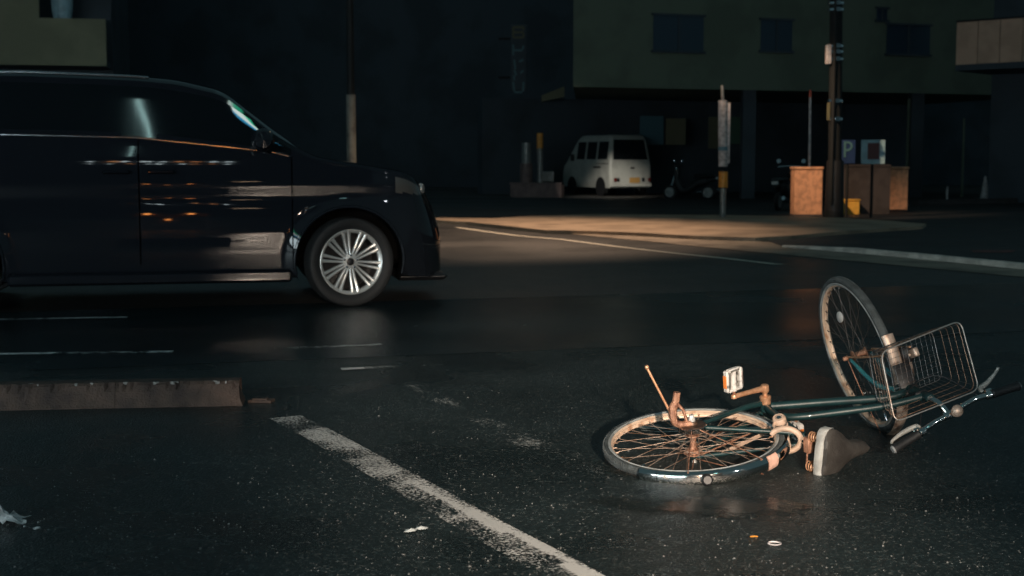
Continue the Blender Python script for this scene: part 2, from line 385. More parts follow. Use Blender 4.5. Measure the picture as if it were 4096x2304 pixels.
# ------------------------------------------------------------------ lamps above or behind the frame, some of them added
def spot(name, parent, loc, target, watts, col, size, blend, rad):
    l = bpy.data.lights.new(name, 'SPOT'); l.energy = watts; l.color = col; l.spot_size = R(size); l.spot_blend = blend; l.shadow_soft_size = rad
    o = bpy.data.objects.new(name, l); COL.objects.link(o); o.parent = parent
    o.location = loc; d = Vector(target) - Vector(loc); o.rotation_euler = d.to_track_quat('-Z', 'Y').to_euler()
    return o
def street_lamp(base, head, target, watts, col, size, blend, rad, label, lensm, globe=False):
    base, head = Vector(base), Vector(head); t = thing('street_lamp', label, 'street lamp', base, 0, 'street lamps')
    h = head - base
    obj('pole', MB().tube([(0, 0, 0), (0, 0, .8), (0, 0, h.z - .3)], [.09, .08, .055], 14), M['darkpole'], t)
    obj('arm', MB().tube([(0, 0, h.z - .4), h * .3 + Vector((0, 0, h.z * .7 - .02)), (h.x, h.y, h.z + .12)], [.05, .045, .035], 10), M['darkpole'], t)
    d = Vector((h.x, h.y, 0)).normalized() if h.xy.length > .01 else Vector((0, -1, 0))
    a = math.atan2(d.y, d.x); Mx = Matrix.Translation(h) @ Matrix.Rotation(a, 4, 'Z')
    obj('lamp_head', MB().bbox((-.35, -.15, .05), (.35, .15, .18), .05).xf(Mx), M['lampshell'], t)
    obj('lens', MB().lathe([(0, -.21), (.12, -.17), (.20, -.06), (.21, .03), (.17, .06), (0, .06)], (0, 0, 0), (0, 0, 1), 20).xf(Mx) if globe else MB().bbox((-.28, -.11, .0), (.28, .11, .052), .02).xf(Mx), lensm, t)
    spot('lamp_light', t, h + Vector((0, 0, (-.30 if globe else -.05) - rad)), Vector(target) - base, watts, col, size, blend, rad)
    return t
lamp1 = street_lamp((-2.95, 25.0, 0), (.9, 22.2, 7.4), (-.4, 21.6, 0), 3000, (1, .68, .46), 84, .75, .10, 'greyish street lamp post behind the minivan bonnet, its head above the picture', M['glow_warm'])
h2 = Vector((3.0, 7.0, 5.5))
obj('arm', MB().tube([(0, 0, 5.2), h2 * .3 + Vector((0, 0, 3.7)), h2 + Vector((0, 0, .12))], [.05, .045, .035], 10), M['darkpole'], lamp1)  # second arm and head added to light the white van
obj('lamp_head', MB().bbox((-.35, -.15, .05), (.35, .15, .18), .05).xf(Matrix.Translation(h2) @ Matrix.Rotation(1.17, 4, 'Z')), M['lampshell'], lamp1)
obj('lens', MB().bbox((-.28, -.11, .0), (.28, .11, .052), .02).xf(Matrix.Translation(h2) @ Matrix.Rotation(1.17, 4, 'Z')), M['glow_warm'], lamp1)
spot('lamp_light', lamp1, h2 + Vector((0, 0, -.15)), Vector((3.0, 43.0, .3)) - Vector((-2.95, 25, 0)), 4700, (1, .92, .80), 15, .9, .12)
spot('lamp_light', lamp1, Vector((3.85, -2.8, 7.2)), Vector((7.2, 28.0, .45)) - Vector((-2.95, 25, 0)), 4600, (1, .66, .42), 21, .9, .10)  # extra spot added under the first head to brighten the gate piers
obj('pale_wrap', MB().tube([(0, 0, .9), (0, 0, (404 - 238) * 25 / 3436 + H)], .088, 16), M['postgrey'], lamp1)


# ------------------------------------------------------------------ bicycle lying on its right side
MR = Matrix(((.78459, -.08883, .61362, .68729), (.59732, -.15705, -.78648, 5.0642), (.16623, .98359, -.07016, .07886), (0, 0, 0, 1)))
MF = Matrix(((-.32093, -.94342, .08348, 1.47997), (.24614, -.16819, -.95453, 5.7171), (.91456, -.28579, .28619, .32471), (0, 0, 0, 1)))
bike = thing('bicycle', 'dark teal city bicycle lying on its side with a wire basket and rusty wheels', 'bicycle', (1.1, 5.3, 0))
def bp(name, mb, m, fr=MR, parent=None, smooth=True, label=None):
    return obj(name, mb.xf(fr), m, parent or bike, world=True, smooth=smooth, label=label)
def arc(r, a0, a1, n, y=0.0): return [Vector((r * math.cos(R(a0 + (a1 - a0) * i / n)), y, r * math.sin(R(a0 + (a1 - a0) * i / n)))) for i in range(n + 1)]
def bez(pts, n=10):
    """Catmull-Rom through points"""
    P = [Vector(p) for p in pts]; P = [P[0] * 2 - P[1]] + P + [P[-1] * 2 - P[-2]]; out = []
    for i in range(1, len(P) - 2):
        for k in range(n):
            t = k / n
            out.append(.5 * ((2 * P[i]) + (P[i + 1] - P[i - 1]) * t + (2 * P[i - 1] - 5 * P[i] + 4 * P[i + 1] - P[i + 2]) * t * t + (3 * P[i] - P[i - 1] - 3 * P[i + 1] + P[i + 2]) * t ** 3))
    out.append(P[-2]); return out
Y = (0, 1, 0)
def wheel(name, fr, fl_l, fl_r, fl_rad, spm='spoke'):
    # westwood style rim: flat inner band with a rolled edge each side
    prof = [(.3155, .0172), (.3195, .0188), (.322, .0170), (.3205, .0150), (.3105, .0145), (.3085, .0125), (.3035, .0085), (.3055, .003), (.3045, 0), (.3055, -.003), (.3035, -.0085), (.3085, -.0125), (.3105, -.0145), (.3205, -.0150), (.322, -.0170), (.3195, -.0188), (.3155, -.0172)]
    w = bp(name, MB().lathe(prof[4:13], (0, 0, 0), Y, 96, ref=(1, 0, 0)), M['rim'], fr)
    bp('rim_edge', MB().lathe(prof[:5], (0, 0, 0), Y, 96, ref=(1, 0, 0)), M['rim_edge'], fr, w)
    bp('rim_edge', MB().lathe(prof[12:], (0, 0, 0), Y, 96, ref=(1, 0, 0)), M['rim_edge'], fr, w)
    tp = [(.3225, .0155), (.327, .0178), (.3325, .0182), (.3375, .0158), (.3412, .0105), (.3432, .004), (.3432, -.004), (.3412, -.0105), (.3375, -.0158), (.3325, -.0182), (.327, -.0178), (.3225, -.0155)]
    tm = MB().lathe(tp, (0, 0, 0), Y, 120, ref=(1, 0, 0))
    for i in range(150):                          # tread ribs
        a = 2 * PI * i / 150; c, s = math.cos(a), math.sin(a)
        for sg in (1, -1):
            p0, p1 = Vector((.3428 * c, sg * .004, .3428 * s)), Vector((.3365 * math.cos(a + .018), sg * .0172, .3365 * math.sin(a + .018)))
            tm.tube([p0 * 1.002, (p0 + p1) / 2 * 1.006, p1 * 1.002], .0016, 4)
    bp('tyre', tm, M['tyre'], fr, w)
    hub = MB().lathe([(.0, fl_l + .004), (.012, fl_l + .004), (fl_rad, fl_l + .002), (fl_rad, fl_l - .002), (.014, fl_l - .006), (.012, 0), (.014, fl_r + .006), (fl_rad, fl_r + .002), (fl_rad, fl_r - .002), (.012, fl_r - .004), (0, fl_r - .004)], (0, 0, 0), Y, 20)
    bp('hub', hub, M['rust'], fr, w)
    for i in range(36):
        a = 2 * PI * i / 36; side = fl_l if i % 2 else fl_r
        ah = a + (1 if (i // 2) % 2 else -1) * R(62)
        bp('spoke', MB().tube([(fl_rad * .92 * math.cos(ah), side, fl_rad * .92 * math.sin(ah)), (.290 * math.cos(a), (.004 if i % 2 else -.004), .290 * math.sin(a))], .00105, 5, cap=False)
           .tube([(.289 * math.cos(a), 0, .289 * math.sin(a)), (.304 * math.cos(a), 0, .304 * math.sin(a))], .0024, 6), M[spm], fr, w)
    valve = MB().tube([(-.304, 0, .02), (-.268, 0, .018)], .004, 8)
    bp('valve', valve, M['chrome'], fr, w)
    return w
rear = wheel('rear_wheel', MR, .030, -.030, .026)
front = wheel('front_wheel', MF, .030, -.030, .022, 'spoke_dark')
# rear hub parts
bp('brake_drum', MB().lathe([(0, .086), (.020, .086), (.022, .076), (.050, .074), (.053, .071), (.053, .054), (.049, .050), (.02, .048), (.0, .048)], (0, 0, 0), Y, 40), M['drum'])
bp('drum_band', MB().lathe([(.0535, .071), (.0555, .070), (.0555, .053), (.0535, .052)], (0, 0, 0), Y, 48), M['chrome'])
bp('axle', MB().tube([(0, -.085, 0), (0, .112, 0)], .0052, 10).lathe([(0, .112), (.008, .112), (.010, .108), (.0135, .096), (.0135, .087), (0, .087)], (0, 0, 0), Y, 12).lathe([(0, -.086), (.011, -.086), (.011, -.076), (0, -.076)], (0, 0, 0), Y, 6), M['clear'])
cog = MB()
for i in range(18):
    a = 2 * PI * i / 18
    cog.prism([(.034 * math.cos(a - .17), -.040, .034 * math.sin(a - .17)), (.0375 * math.cos(a), -.040, .0375 * math.sin(a)), (.034 * math.cos(a + .17), -.040, .034 * math.sin(a + .17)), (0, -.040, 0)], (0, -.003, 0))
bp('sprocket', cog.lathe([(.022, -.030), (.024, -.036), (.024, -.050), (.012, -.052)], (0, 0, 0), Y, 24), M['rust'], smooth=False)
# frame
BB = Vector((.4648, 0, -.0513)); ST = Vector((.283, .0, .300)); H0 = Vector((.905, .037, .275)); H1 = Vector((.806, .054, .478))
hd = (H1 - H0).normalized()
fr_ = MB().tube([BB, ST], .0155, 12)
J1 = H0 + hd * .065; J2 = H1 - hd * .03
fr_.tube(bez([(.478, 0, -.035), (.63, .008, .118), (.79, .024, .304), tuple(J1)], 6), .0165, 12)
fr_.tube(bez([(.4255, 0, .03), (.43, .002, .115), (.56, .012, .235), (.70, .028, .36), tuple(J2)], 6)[4:], .0145, 12)
fr_.tube([(BB.x, -.036, BB.z), (BB.x, .036, BB.z)], .021, 16)
for s in (1, -1):
    fr_.tube(bez([(.43, s * .022, -.048), (.32, s * .036, -.040), (.15, s * .050, -.018), (.012, s * .060, -.002)], 5), [.0125] * 6 + [.011] * 5 + [.009] * 5, 10)
    fr_.tube(bez([(.28, s * .020, .290), (.20, s * .034, .205), (.012, s * .060, .006)], 5), .0085, 10)
    fr_.prism([(-.014, s * .060 - .0025, -.012), (.03, s * .060 - .0025, -.014), (.03, s * .060 - .0025, .016), (-.014, s * .060 - .0025, .012)], (0, .005, 0))
fr_.tube([(.283, -.026, .298), (.283, .026, .298)], .010, 10)
bp('frame', fr_, M['frame'])
bp('bottom_bracket', MB().lathe([(.0, .058), (.010, .058), (.010, .046), (.020, .045), (.0235, .042), (.0235, .036), (.0215, .030), (.0215, .012), (0, .012)], BB, Y, 20), M['crank'])
bp('head_tube', MB().tube([H0 - hd * .012, H0, H0 + hd * .006, H1 - hd * .006, H1, H1 + hd * .016], [.020, .0215, .019, .019, .0215, .018], 16), M['frame'])
# lettering along the upper frame tube
lt = MB(); a = Vector((.725, .024 + .0145, .232)); dd = Vector((.299, .03, .358)).normalized(); up = Vector((-.55, .62, .45)); up = (up - dd * up.dot(dd)).normalized()
strokes = {'V': [[(0, 1), (.5, 0), (1, 1)]], 'I': [[(.5, 1), (.5, 0)]], 'T': [[(0, 1), (1, 1)], [(.5, 1), (.5, 0)]]}
nrm = dd.cross(up); nrm = nrm if nrm.y > 0 else -nrm
for i, ch in enumerate('VITVI'):
    for st in strokes[ch]:
        for p, q in zip(st, st[1:]):
            P_ = [a + dd * (i * .021 + x * .008) + up * (y * .010 - .002) + nrm * .004 for x, y in (p, q)]
            lt.tube(P_, .0011, 4)
bp('frame_lettering', lt, M['sticker'])
# cranks, pedals, chain guard
def crank(side, ang, name='crank'):
    c, s = math.cos(ang), math.sin(ang); y0 = .078 * side; e = BB + Vector((.165 * c, 0, .165 * s))
    b = MB().lathe([(0, y0 + .014 * side), (.013, y0 + .014 * side), (.0165, y0 + .011 * side), (.0175, y0 - .012 * side), (.012, y0 - .02 * side), (0, y0 - .02 * side)], BB, Y, 18)
    pts = [BB + Vector((.012 * c, y0, .012 * s)), BB + Vector((.08 * c, y0 + .004 * side, .08 * s)), e + Vector((0, y0 + .008 * side, 0)), e + Vector((.010 * c, y0 + .008 * side, .010 * s))]
    b.tube(pts, [.0125, .0105, .0100, .008], 10)
    b.lathe([(0, y0 + .016 * side), (.010, y0 + .016 * side), (.0125, y0 + .012 * side), (.0125, y0 + .001 * side), (0, y0 - .001 * side)], e, Y, 14)
    return bp(name, b, M['crank']), e, y0 + .016 * side
_, e1, yp = crank(1, R(184.3))
_, e2, yq = crank(-1, R(4.3))
def pedal(e, y, side, nrm):
    n = Vector(nrm); n.y = 0; n.normalize(); t = Vector((n.z, 0, -n.x))       # n: front/back of the pedal, t: its thickness
    f = Matrix(((n.x, 0, t.x, e.x), (0, side, 0, y), (n.z, 0, t.z, e.z), (0, 0, 0, 1))); ff = MR @ f
    # x: fore-aft, y: outwards along the spindle, z: thickness
    b = MB()
    for sx in (1, -1):
        b.bbox((sx * .036 - .0085, .012, -.0135), (sx * .036 + .0085, .100, .0135), .005)
    b.bbox((-.036, .010, -.0125), (.036, .020, .0125), .005).bbox((-.030, .090, -.0125), (.030, .103, .0125), .005)
    b.lathe([(0, .010), (.0125, .010), (.0125, .050), (.011, .060), (.0125, .072), (.0125, .100), (0, .104)], (0, 0, 0), Y, 16)
    p = bp('pedal', b, M['ped'], ff)
    bp('spindle', MB().tube([(0, -.010, 0), (0, .014, 0)], .0065, 10), M['rust'], ff, p)
    for sx in (1, -1):
        bp('reflector', MB().bbox((sx * .0445 - .0015, .030, -.0085), (sx * .0445 + .003, .082, .0085), .001), M['orange'], ff, p)
inv = MR.to_3x3().transposed()
pedal(e1, yp + .006, 1, inv @ Vector((-.80, -.58, .0)))
pedal(e2, yq - .006, -1, inv @ Vector((.3, -.95, .0)))
bp('chainring', MB().lathe([(.012, -.046), (.040, -.046), (.062, -.045), (.066, -.046), (.066, -.049), (.062, -.050), (.040, -.049), (.012, -.049)], BB, Y, 40), M['rust'])
gd = bez([(.070, -.056, .060), (.20, -.056, .052), (.34, -.056, .044), (.43, -.056, .040), (.50, -.056, .030), (.545, -.056, -.01)], 5)
bp('chain_guard', MB().grid([[p + Vector((0, 0, .017)), p + Vector((0, .014, .019)), p + Vector((0, .016, .017)), p + Vector((0, .002, .014)), p + Vector((0, 0, -.016))] for p in gd]), M['lockp'])
chain = MB().tube([(0, -.042, .036), (BB.x - .01, -.047, BB.z + .066)], .0035, 6).tube([(0, -.042, -.036), (BB.x, -.047, BB.z - .066)], .0035, 6)
bp('chain', chain, M['rust'])
# mudguard, stays, reflective tape, rear reflector
def guard(a0, a1, rad, wd, m, fr, n=40, dome=.012):
    rows = []
    for i in range(n + 1):
        a = R(a0 + (a1 - a0) * i / n); row = []
        for k in range(13):
            t = -1 + k / 6; y = wd * math.sin(t * 1.35) / math.sin(1.35); r_ = rad + dome - (wd * .62) * (1 - math.cos(t * 1.35))
            row.append(Vector((r_ * math.cos(a), y, r_ * math.sin(a))))
        rows.append(row)
    return bp('mudguard', MB().grid(rows), m, fr)
mg = guard(4, 166, .356, .027, M['chrome'], MR)
rows = []
for i in range(5):
    a = R(79 + 9 * i / 4); rows.append([Vector(((.3695 - (.027 * .62) * (1 - math.cos(t * 1.35))) * math.cos(a), .0285 * math.sin(t * 1.35) / math.sin(1.35), (.3695 - (.027 * .62) * (1 - math.cos(t * 1.35))) * math.sin(a))) for t in [-1 + k / 6 for k in range(13)]])
bp('tape', MB().grid(rows), M['tape'], MR, mg)
rows = []
for i in range(9):
    a = R(156 + 11 * i / 8); rows.append([Vector(((.3705 - (.027 * .62) * (1 - math.cos(t * 1.35))) * math.cos(a), .0290 * math.sin(t * 1.35) / math.sin(1.35), (.3705 - (.027 * .62) * (1 - math.cos(t * 1.35))) * math.sin(a))) for t in [-1 + k / 6 for k in range(13)]])
bp('end_sleeve', MB().grid(rows), M['chrome'], MR, mg)
for s in (1, -1):
    for a_ in (138, 92):
        bp('stay', MB().tube([(0, s * .064, 0), (.20 * math.cos(R(a_)), s * .048, .20 * math.sin(R(a_))), (.362 * math.cos(R(a_)), s * .0285, .362 * math.sin(R(a_)))], .0022, 6), M['rust'], MR, mg)
bp('tail_reflector', MB().lathe([(0, .026), (.014, .026), (.020, .020), (.022, .0), (0, 0)], (.376 * math.cos(R(128)), .004, .376 * math.sin(R(128))), (math.cos(R(128)), .35, math.sin(R(128))), 18), M['black'], MR, mg)
# ring lock on the seat stays
lk = MB()
pts = [(.262 - .060 * math.cos(t) * .70 - .030 * math.sin(t), .052 * math.cos(t), .232 + .070 * math.sin(t)) for t in [R(x) for x in range(-35, 216, 12)]]
axis = Vector((-.70, 0, .714))
side_c = Vector((.235, 0, .250)); u1 = Vector((0, 1, 0)); u2 = Vector((.714, 0, .70)) * -1
ringp = []
for t in range(-60, 241, 12):
    ringp.append(side_c + u1 * (.046 * math.cos(R(t))) + Vector((-.62, 0, -.785)) * (.0 + .058 * math.sin(R(t))) * -1)
lk.tube(ringp, .0115, 10)
lk.lathe([(0, .016), (.022, .016), (.026, .010), (.026, -.012), (0, -.014)], side_c + Vector((.040, .052, -.060)), (-.35, .93, .1), 22)
lk.lathe([(.026, .008), (.030, .004), (.028, -.01)], side_c + Vector((.010, .048, -.030)), (-.2, .97, .1), 22)
lock = bp('ring_lock', lk, M['lockp'])
bp('keyhole', MB().lathe([(0, .0175), (.008, .0175), (.0095, .0162), (.0095, .012)], side_c + Vector((.040, .052, -.060)), (-.35, .93, .1), 16).lathe([(.012, .0168), (.0135, .0168)], side_c + Vector((.040, .052, -.060)), (-.35, .93, .1), 16), M['chrome'], MR, lock)
# seat post, saddle with springs
sp0 = ST; sd = (ST - BB).normalized()
bp('seat_post', MB().tube([sp0 - sd * .02, sp0 + sd * .05], .0127, 12).tube([sp0 + sd * .008, sp0 + sd * .03], .018, 12), M['chrome'])
SC = Vector((.281, -.026, .430))                    # saddle reference point
def sad(x, y, z): return SC + Vector((.981, -.188, -.035)) * x + Vector((.188, .982, 0)) * y + Vector((.035, 0, .999)) * z
rows, rim = [], []
prof = [(-.062, .060), (-.058, .082), (-.045, .096), (-.02, .1005), (.01, .094), (.04, .078), (.075, .055), (.11, .037), (.15, .030), (.18, .029), (.202, .026), (.213, .014)]
for x, w_ in prof:
    row = []
    for k in range(15):
        t = -1 + k / 7; y = w_ * math.sin(t * PI / 2); hgt = .030 * math.sqrt(max(0, 1 - (y / w_) ** 2 * .92)) - .004
        drop = .030 if x < .02 else .034
        z = hgt - (drop if abs(t) == 1 else 0)
        row.append(sad(x, y, z - .02 * max(0, x - .05) * 3))
    rows.append(row)
rows.insert(0, [sad(-.063, p_ * .055, -.010) for p_ in [math.sin((-1 + k / 7) * PI / 2) for k in range(15)]])
sdl = bp('saddle', MB().grid(rows), M['saddle'])
edge = [(-.066, .052), (-.064, .078), (-.050, .098), (-.02, .1035)]
cur = [sad(x, y, -.004) for x, y in reversed(edge)] + [sad(-.069, y, -.004) for y in (.03, 0, -.03)] + [sad(x, -y, -.004) for x, y in edge]
cur = bez(cur, 5); rb = []
for p in cur: rb.append([p + Vector((.035, 0, .999)) * h + Vector((.981, -.188, -.035)) * o for h, o in ((-.022, .006), (-.020, -.001), (-.010, -.004), (.002, -.004), (.009, .0), (.013, .008))])
bp('saddle_rim', MB().grid(rb), M['saddle_rim'], MR, sdl)
for s in (1, -1):
    c0_ = sad(-.035, s * .055, -.075); c1_ = sad(-.035, s * .058, -.025); hp = []
    for i in range(66):
        t = i / 65; c_ = c0_.lerp(c1_, t); a = t * 2 * PI * 4.5
        hp.append(c_ + Vector((.981, -.188, 0)) * (.017 * math.cos(a)) + Vector((.188, .982, 0)) * (.017 * math.sin(a)))
    bp('saddle_spring', MB().tube(hp, .0026, 6), M['crank'], MR, sdl)
bp('saddle_rail', MB().tube(bez([sad(-.035, .055, -.078), sad(.02, .03, -.060), sad(.16, .012, -.030)], 6), .0034, 6).tube(bez([sad(-.035, -.055, -.078), sad(.02, -.03, -.060), sad(.16, -.012, -.030)], 6), .0034, 6)
   .tube([sad(-.038, -.06, -.079), sad(-.038, .06, -.079)], .0034, 6), M['rust'], MR, sdl)
bp('seat_clamp', MB().bbox((-.022, -.030, -.016), (.022, .030, .016), .005).xf(Matrix.Translation(ST + sd * .055)), M['rust'])
# kickstand bracket and leg
ks = MB().tube(bez([(-.01, .078, .004), (-.045, .082, -.018), (-.062, .098, -.030), (-.056, .140, -.040), (-.044, .165, -.036), (-.036, .205, -.032)], 5), [.014] * 12 + [.016] * 8 + [.0135] * 6, 8)
ks.tube([(-.020, .080, -.004), (-.030, .135, -.010), (-.040, .160, -.028)], .006, 6)
st_ = bp('kickstand', ks, M['rust'])
bp('kickstand_leg', MB().tube([(-.052, .112, -.052), (-.110, .300, -.105), (-.112, .307, -.107)], [.0048, .0048, .003], 8).lathe([(0, .009), (.006, .007), (.0085, 0), (.006, -.007), (0, -.009)], (-.112, .309, -.107), (-.3, .9, -.3), 12), M['crank'], MR, st_)
bp('kickstand_spring', MB().tube([(-.052, .150, -.050), (-.066, .098, -.046)], .005, 8), M['spoke'], MR, st_)
# ---------------- front: fork, mudguard, basket, bars (front frame: x forward, y left, z up along the steering)
su = Vector((-.3584, 0, .9336)); a0 = Vector((-.056, 0, -.0215))
CR = a0 + su * .365
for s in (1, -1):
    bp('fork_blade', MB().tube(bez([(-.012, s * .048, .006), (-.045, s * .047, .042), (-.115, s * .044, .120), (-.160, s * .040, .200), (CR.x - .002, s * .030, CR.z - .014)], 6), [.0075] * 7 + [.0095] * 8 + [.0115] * 10, 10), M['fork'], MF)
bp('fork_crown', MB().tube([CR + Vector((0, -.034, -.006)), CR + Vector((0, 0, .012)), CR + Vector((0, .034, -.006))], [.012, .017, .012], 10).tube([CR, CR + su * .06], .014, 12), M['frame'], MF)
bp('front_axle', MB().tube([(0, -.062, 0), (0, .066, 0)], .0045, 8).lathe([(0, .078), (.008, .077), (.011, .070), (.011, .056), (0, .056)], (0, 0, 0), Y, 10), M['rust'], MF)
mf = guard(86, 196, .356, .026, M['tape_dull'], MF, 30)
for s in (1, -1):
    bp('stay', MB().tube([(0, s * .058, 0), (-.185, s * .050, 0), (.362 * math.cos(R(184)), s * .027, .362 * math.sin(R(184)))], .0022, 6), M['rust'], MF, mf)
    bp('basket_stay', MB().tube(bez([(.004, s * .060, 0), (-.02, s * .060, .15), (-.040, s * .060, .31), (-.050, s * .060, .386)], 4), .0045, 8), M['crank'], MF)
bp('wheel_reflector', MB().lathe([(0, .010), (.015, .009), (.024, .004), (.025, 0), (.022, -.004), (0, -.005)], (.175, .018, -.010), (.12, 1, .15), 14).xf(Matrix.Identity(4)), M['clear'], MF, front)
# basket
zr, zb = .60, .385
rimc = [(-.040, .150), (-.022, -.196), (-.293, -.163), (-.305, .196)]     # corners of the mouth
basc = [(-.020, .110), (-.012, -.172), (-.211, -.140), (-.222, .150)]      # corners of the floor
def rounded(c, r, z, n=6):
    out = []; k = len(c)
    for i in range(k):
        p, a, b = Vector(c[i]), Vector(c[i - 1]), Vector(c[(i + 1) % k]); u, w_ = (a - p).normalized(), (b - p).normalized()
        A, B_ = p + u * r, p + w_ * r
        for j in range(n + 1):
            t = j / n; q = A * (1 - t) ** 2 + p * 2 * t * (1 - t) + B_ * t * t; out.append(Vector((q.x, q.y, z)))
    return out
bk = MB()
def corner(c, i, f): p, q = Vector(c[i]), Vector(c[(i + 1) % 4]); return p.lerp(q, f)
def wireline(mb, pts, r=.00075): mb.tube(pts, r, 5)
for i, nn in ((0, 13), (1, 9), (2, 13), (3, 9)):          # upright wires of each side, carried across the floor
    for k in range(nn):
        f = .05 + .9 * k / (nn - 1); p, q = corner(rimc, i, f), corner(basc, i, f)
        wireline(bk, [(p.x, p.y, zr), (q.x, q.y, zb)])
for k in range(13):
    f = .05 + .9 * k / 12; p, q = corner(basc, 0, f), corner(basc, 2, 1 - f); wireline(bk, [(p.x, p.y, zb), (q.x, q.y, zb)])
for k in range(9):
    f = .05 + .9 * k / 8; p, q = corner(basc, 1, f), corner(basc, 3, 1 - f); wireline(bk, [(p.x, p.y, zb + .0015), (q.x, q.y, zb + .0015)])
basket = bp('basket', bk, M['wire_shaded'], MF)
for f in (.10, .30, .50, .72):
    c = [Vector(a).lerp(Vector(b), f) for a, b in zip(rimc, basc)]
    bp('basket_hoop', MB().tube(rounded(c, .03, zr + (zb - zr) * f), (.0009 if f > .15 else .0016), 6, closed=True), M['wire_rust'], MF, basket)
bp('basket_rim', MB().tube(rounded(rimc, .035, zr + .004), .0026, 8, closed=True), M['wire'], MF, basket)
bp('basket_floor_hoop', MB().tube(rounded(basc, .035, zb), .0020, 6, closed=True), M['wire_shaded'], MF, basket)
bp('basket_bracket', MB().bbox((-.245, -.020, zb - .04), (-.226, .030, zb + .10), .004).bbox((-.228, -.035, zb - .012), (-.10, .035, zb - .004), .003), M['black'], MF, basket)
bp('front_lamp', MB().lathe([(0, .036), (.022, .034), (.030, .024), (.031, -.01), (.02, -.03), (0, -.034)], (-.075, -.055, .335), (.9, 0, .1), 20), M['black'], MF)
lb = MB().tube(bez([(-.045, -.052, .345), (-.094, -.052, .330), (-.153, -.050, .308), (-.20, -.045, .262)], 5), .017, 10).bbox((-.095, -.074, .335), (-.060, -.054, .420), .004)
for zz in (.352, .378): lb.lathe([(0, .007), (.006, .006), (.008, 0)], (-.080, -.050, zz), (0, 1, 0), 12)
bp('lamp_bracket', lb, M['tape_dull'], MF)
# stem, handlebar, grips, levers, bell
SZ = .600
HB = Vector((-.345, -.012, SZ))
bp('stem', MB().tube(bez([tuple(a0 + su * .54), tuple(a0 + su * .62), tuple(a0 + su * .655 + Vector((-.012, -.004, 0))), tuple(HB)], 5), .0125, 12).tube([HB + Vector((0, .022, 0)), HB + Vector((0, -.022, 0))], .0165, 14), M['chrome'], MF)
hb = bez([(-.396, .232, SZ), (-.375, .128, SZ), (-.357, .065, SZ + .004), (-.345, -.012, SZ), (-.337, -.055, SZ), (-.322, -.125, SZ + .004), (-.324, -.195, SZ), (-.327, -.305, SZ)], 6)
bp('handlebar', MB().tube(hb, .0112, 12), M['chrome'], MF)
for nm, p, q in (('left', (-.374, .122, SZ), (-.398, .238, SZ)), ('right', (-.3245, -.205, SZ), (-.3275, -.318, SZ))):
    p, q = Vector(p), Vector(q); d_ = q - p
    g = bp('grip', MB().tube([p, p + d_ * .04, p + d_ * .1, p + d_ * .85, p + d_ * .97, q], [.015, .0185, .0165, .0165, .019, .018], 16), M['grey_rub'], MF)
    bp('grip_end', MB().tube([q, q + d_.normalized() * .006], [.0165, .013], 16), M['grip_end'], MF, g)
    bp('clamp', MB().tube([p - d_.normalized() * .004, p - d_.normalized() * .024], .0165, 14).bbox((p.x - .004, p.y - .012, SZ - .030), (p.x + .024, p.y + .012, SZ - .006), .004), M['chrome'], MF)
lev = [(-.352, .106, .582), (-.346, .112, .566), (-.352, .165, .560), (-.366, .214, .565), (-.374, .226, .570)]
rev = [(-.300, -.180, .582), (-.290, -.188, .566), (-.278, -.225, .560), (-.254, -.268, .562), (-.238, -.285, .570)]
for pts in (lev, rev):
    P_ = bez(pts, 5); k = len(P_); b = MB()
    b.tube(P_, [.0075 + .0035 * math.sin(PI * min(1, i / (k - 1) * 1.4)) - .002 * (i / (k - 1)) for i in range(k)], 10)
    bp('brake_lever', b, M['lever'], MF)
bell = Vector((-.340, -.040, SZ + .024))
bp('bell', MB().lathe([(0, .020), (.012, .018), (.021, .010), (.024, 0), (.022, -.003), (0, -.003)], bell, (-.3, .0, .95), 24).tube([bell, bell - Vector((-.0, 0, .022))], .005, 8), M['tape_dull'], MF)
# brake and lamp cables
bp('front_cable', MB().tube(bez([(-.352, .100, .575), (-.27, .03, .50), (-.235, .035, .40), (-.20, .03, .33)], 8), .0026, 6), M['black'], MF)
bp('rear_cable', MB().tube(bez([(-.318, -.170, .575), (-.20, -.10, .47), (-.19, -.03, .42), (-.215, .05, .45)], 8), .0026, 6), M['black'], MF)

# ------------------------------------------------------------------ black minivan (local frame: x forward, y left, origin under the front axle)
def lerp_tab(tab, x):
    tab = sorted(tab)
    if x <= tab[0][0]: return tab[0][1]
    for (a, p), (b, q) in zip(tab, tab[1:]):
        if x <= b:
            t = (x - a) / (b - a); return p + (q - p) * t
    return tab[-1][1]
def smooth_tab(tab, x, w=.07): return sum(lerp_tab(tab, x + w * k / 3) for k in range(-3, 4)) / 7
YAW = R(12)
c_ = G(880, 770); rot = Matrix.Rotation(YAW, 3, 'Z')
car_loc = Vector((c_.x, c_.y, 0)) - rot @ Vector((0, -.87, 0))
car = thing('parked_car', 'glossy black minivan with tinted windows and bright multi spoke alloy wheels', 'minivan', car_loc, YAW)
TOP = [(.97, .74), (.94, .87), (.86, .97), (.6, 1.07), (.2, 1.12), (-.15, 1.17), (-.28, 1.20), (-.95, 1.72), (-1.3, 1.80), (-1.6, 1.825), (-2.4, 1.85), (-3.3, 1.84), (-3.78, 1.77), (-3.95, 1.5)]
BELT = [(.97, .72), (.86, .91), (.6, .995), (.2, 1.06), (-.36, 1.15), (-.6, 1.21), (-1.6, 1.315), (-2.6, 1.335), (-3.95, 1.335)]
SIDE = [(.20, .90), (.30, .925), (.42, .942), (.58, .948), (.72, .9465), (.80, .944), (.86, .934), (.93, .944), (.965, .948), (1.00, .943), (1.10, .937), (1.18, .929), (1.26, .914), (1.40, .884)]
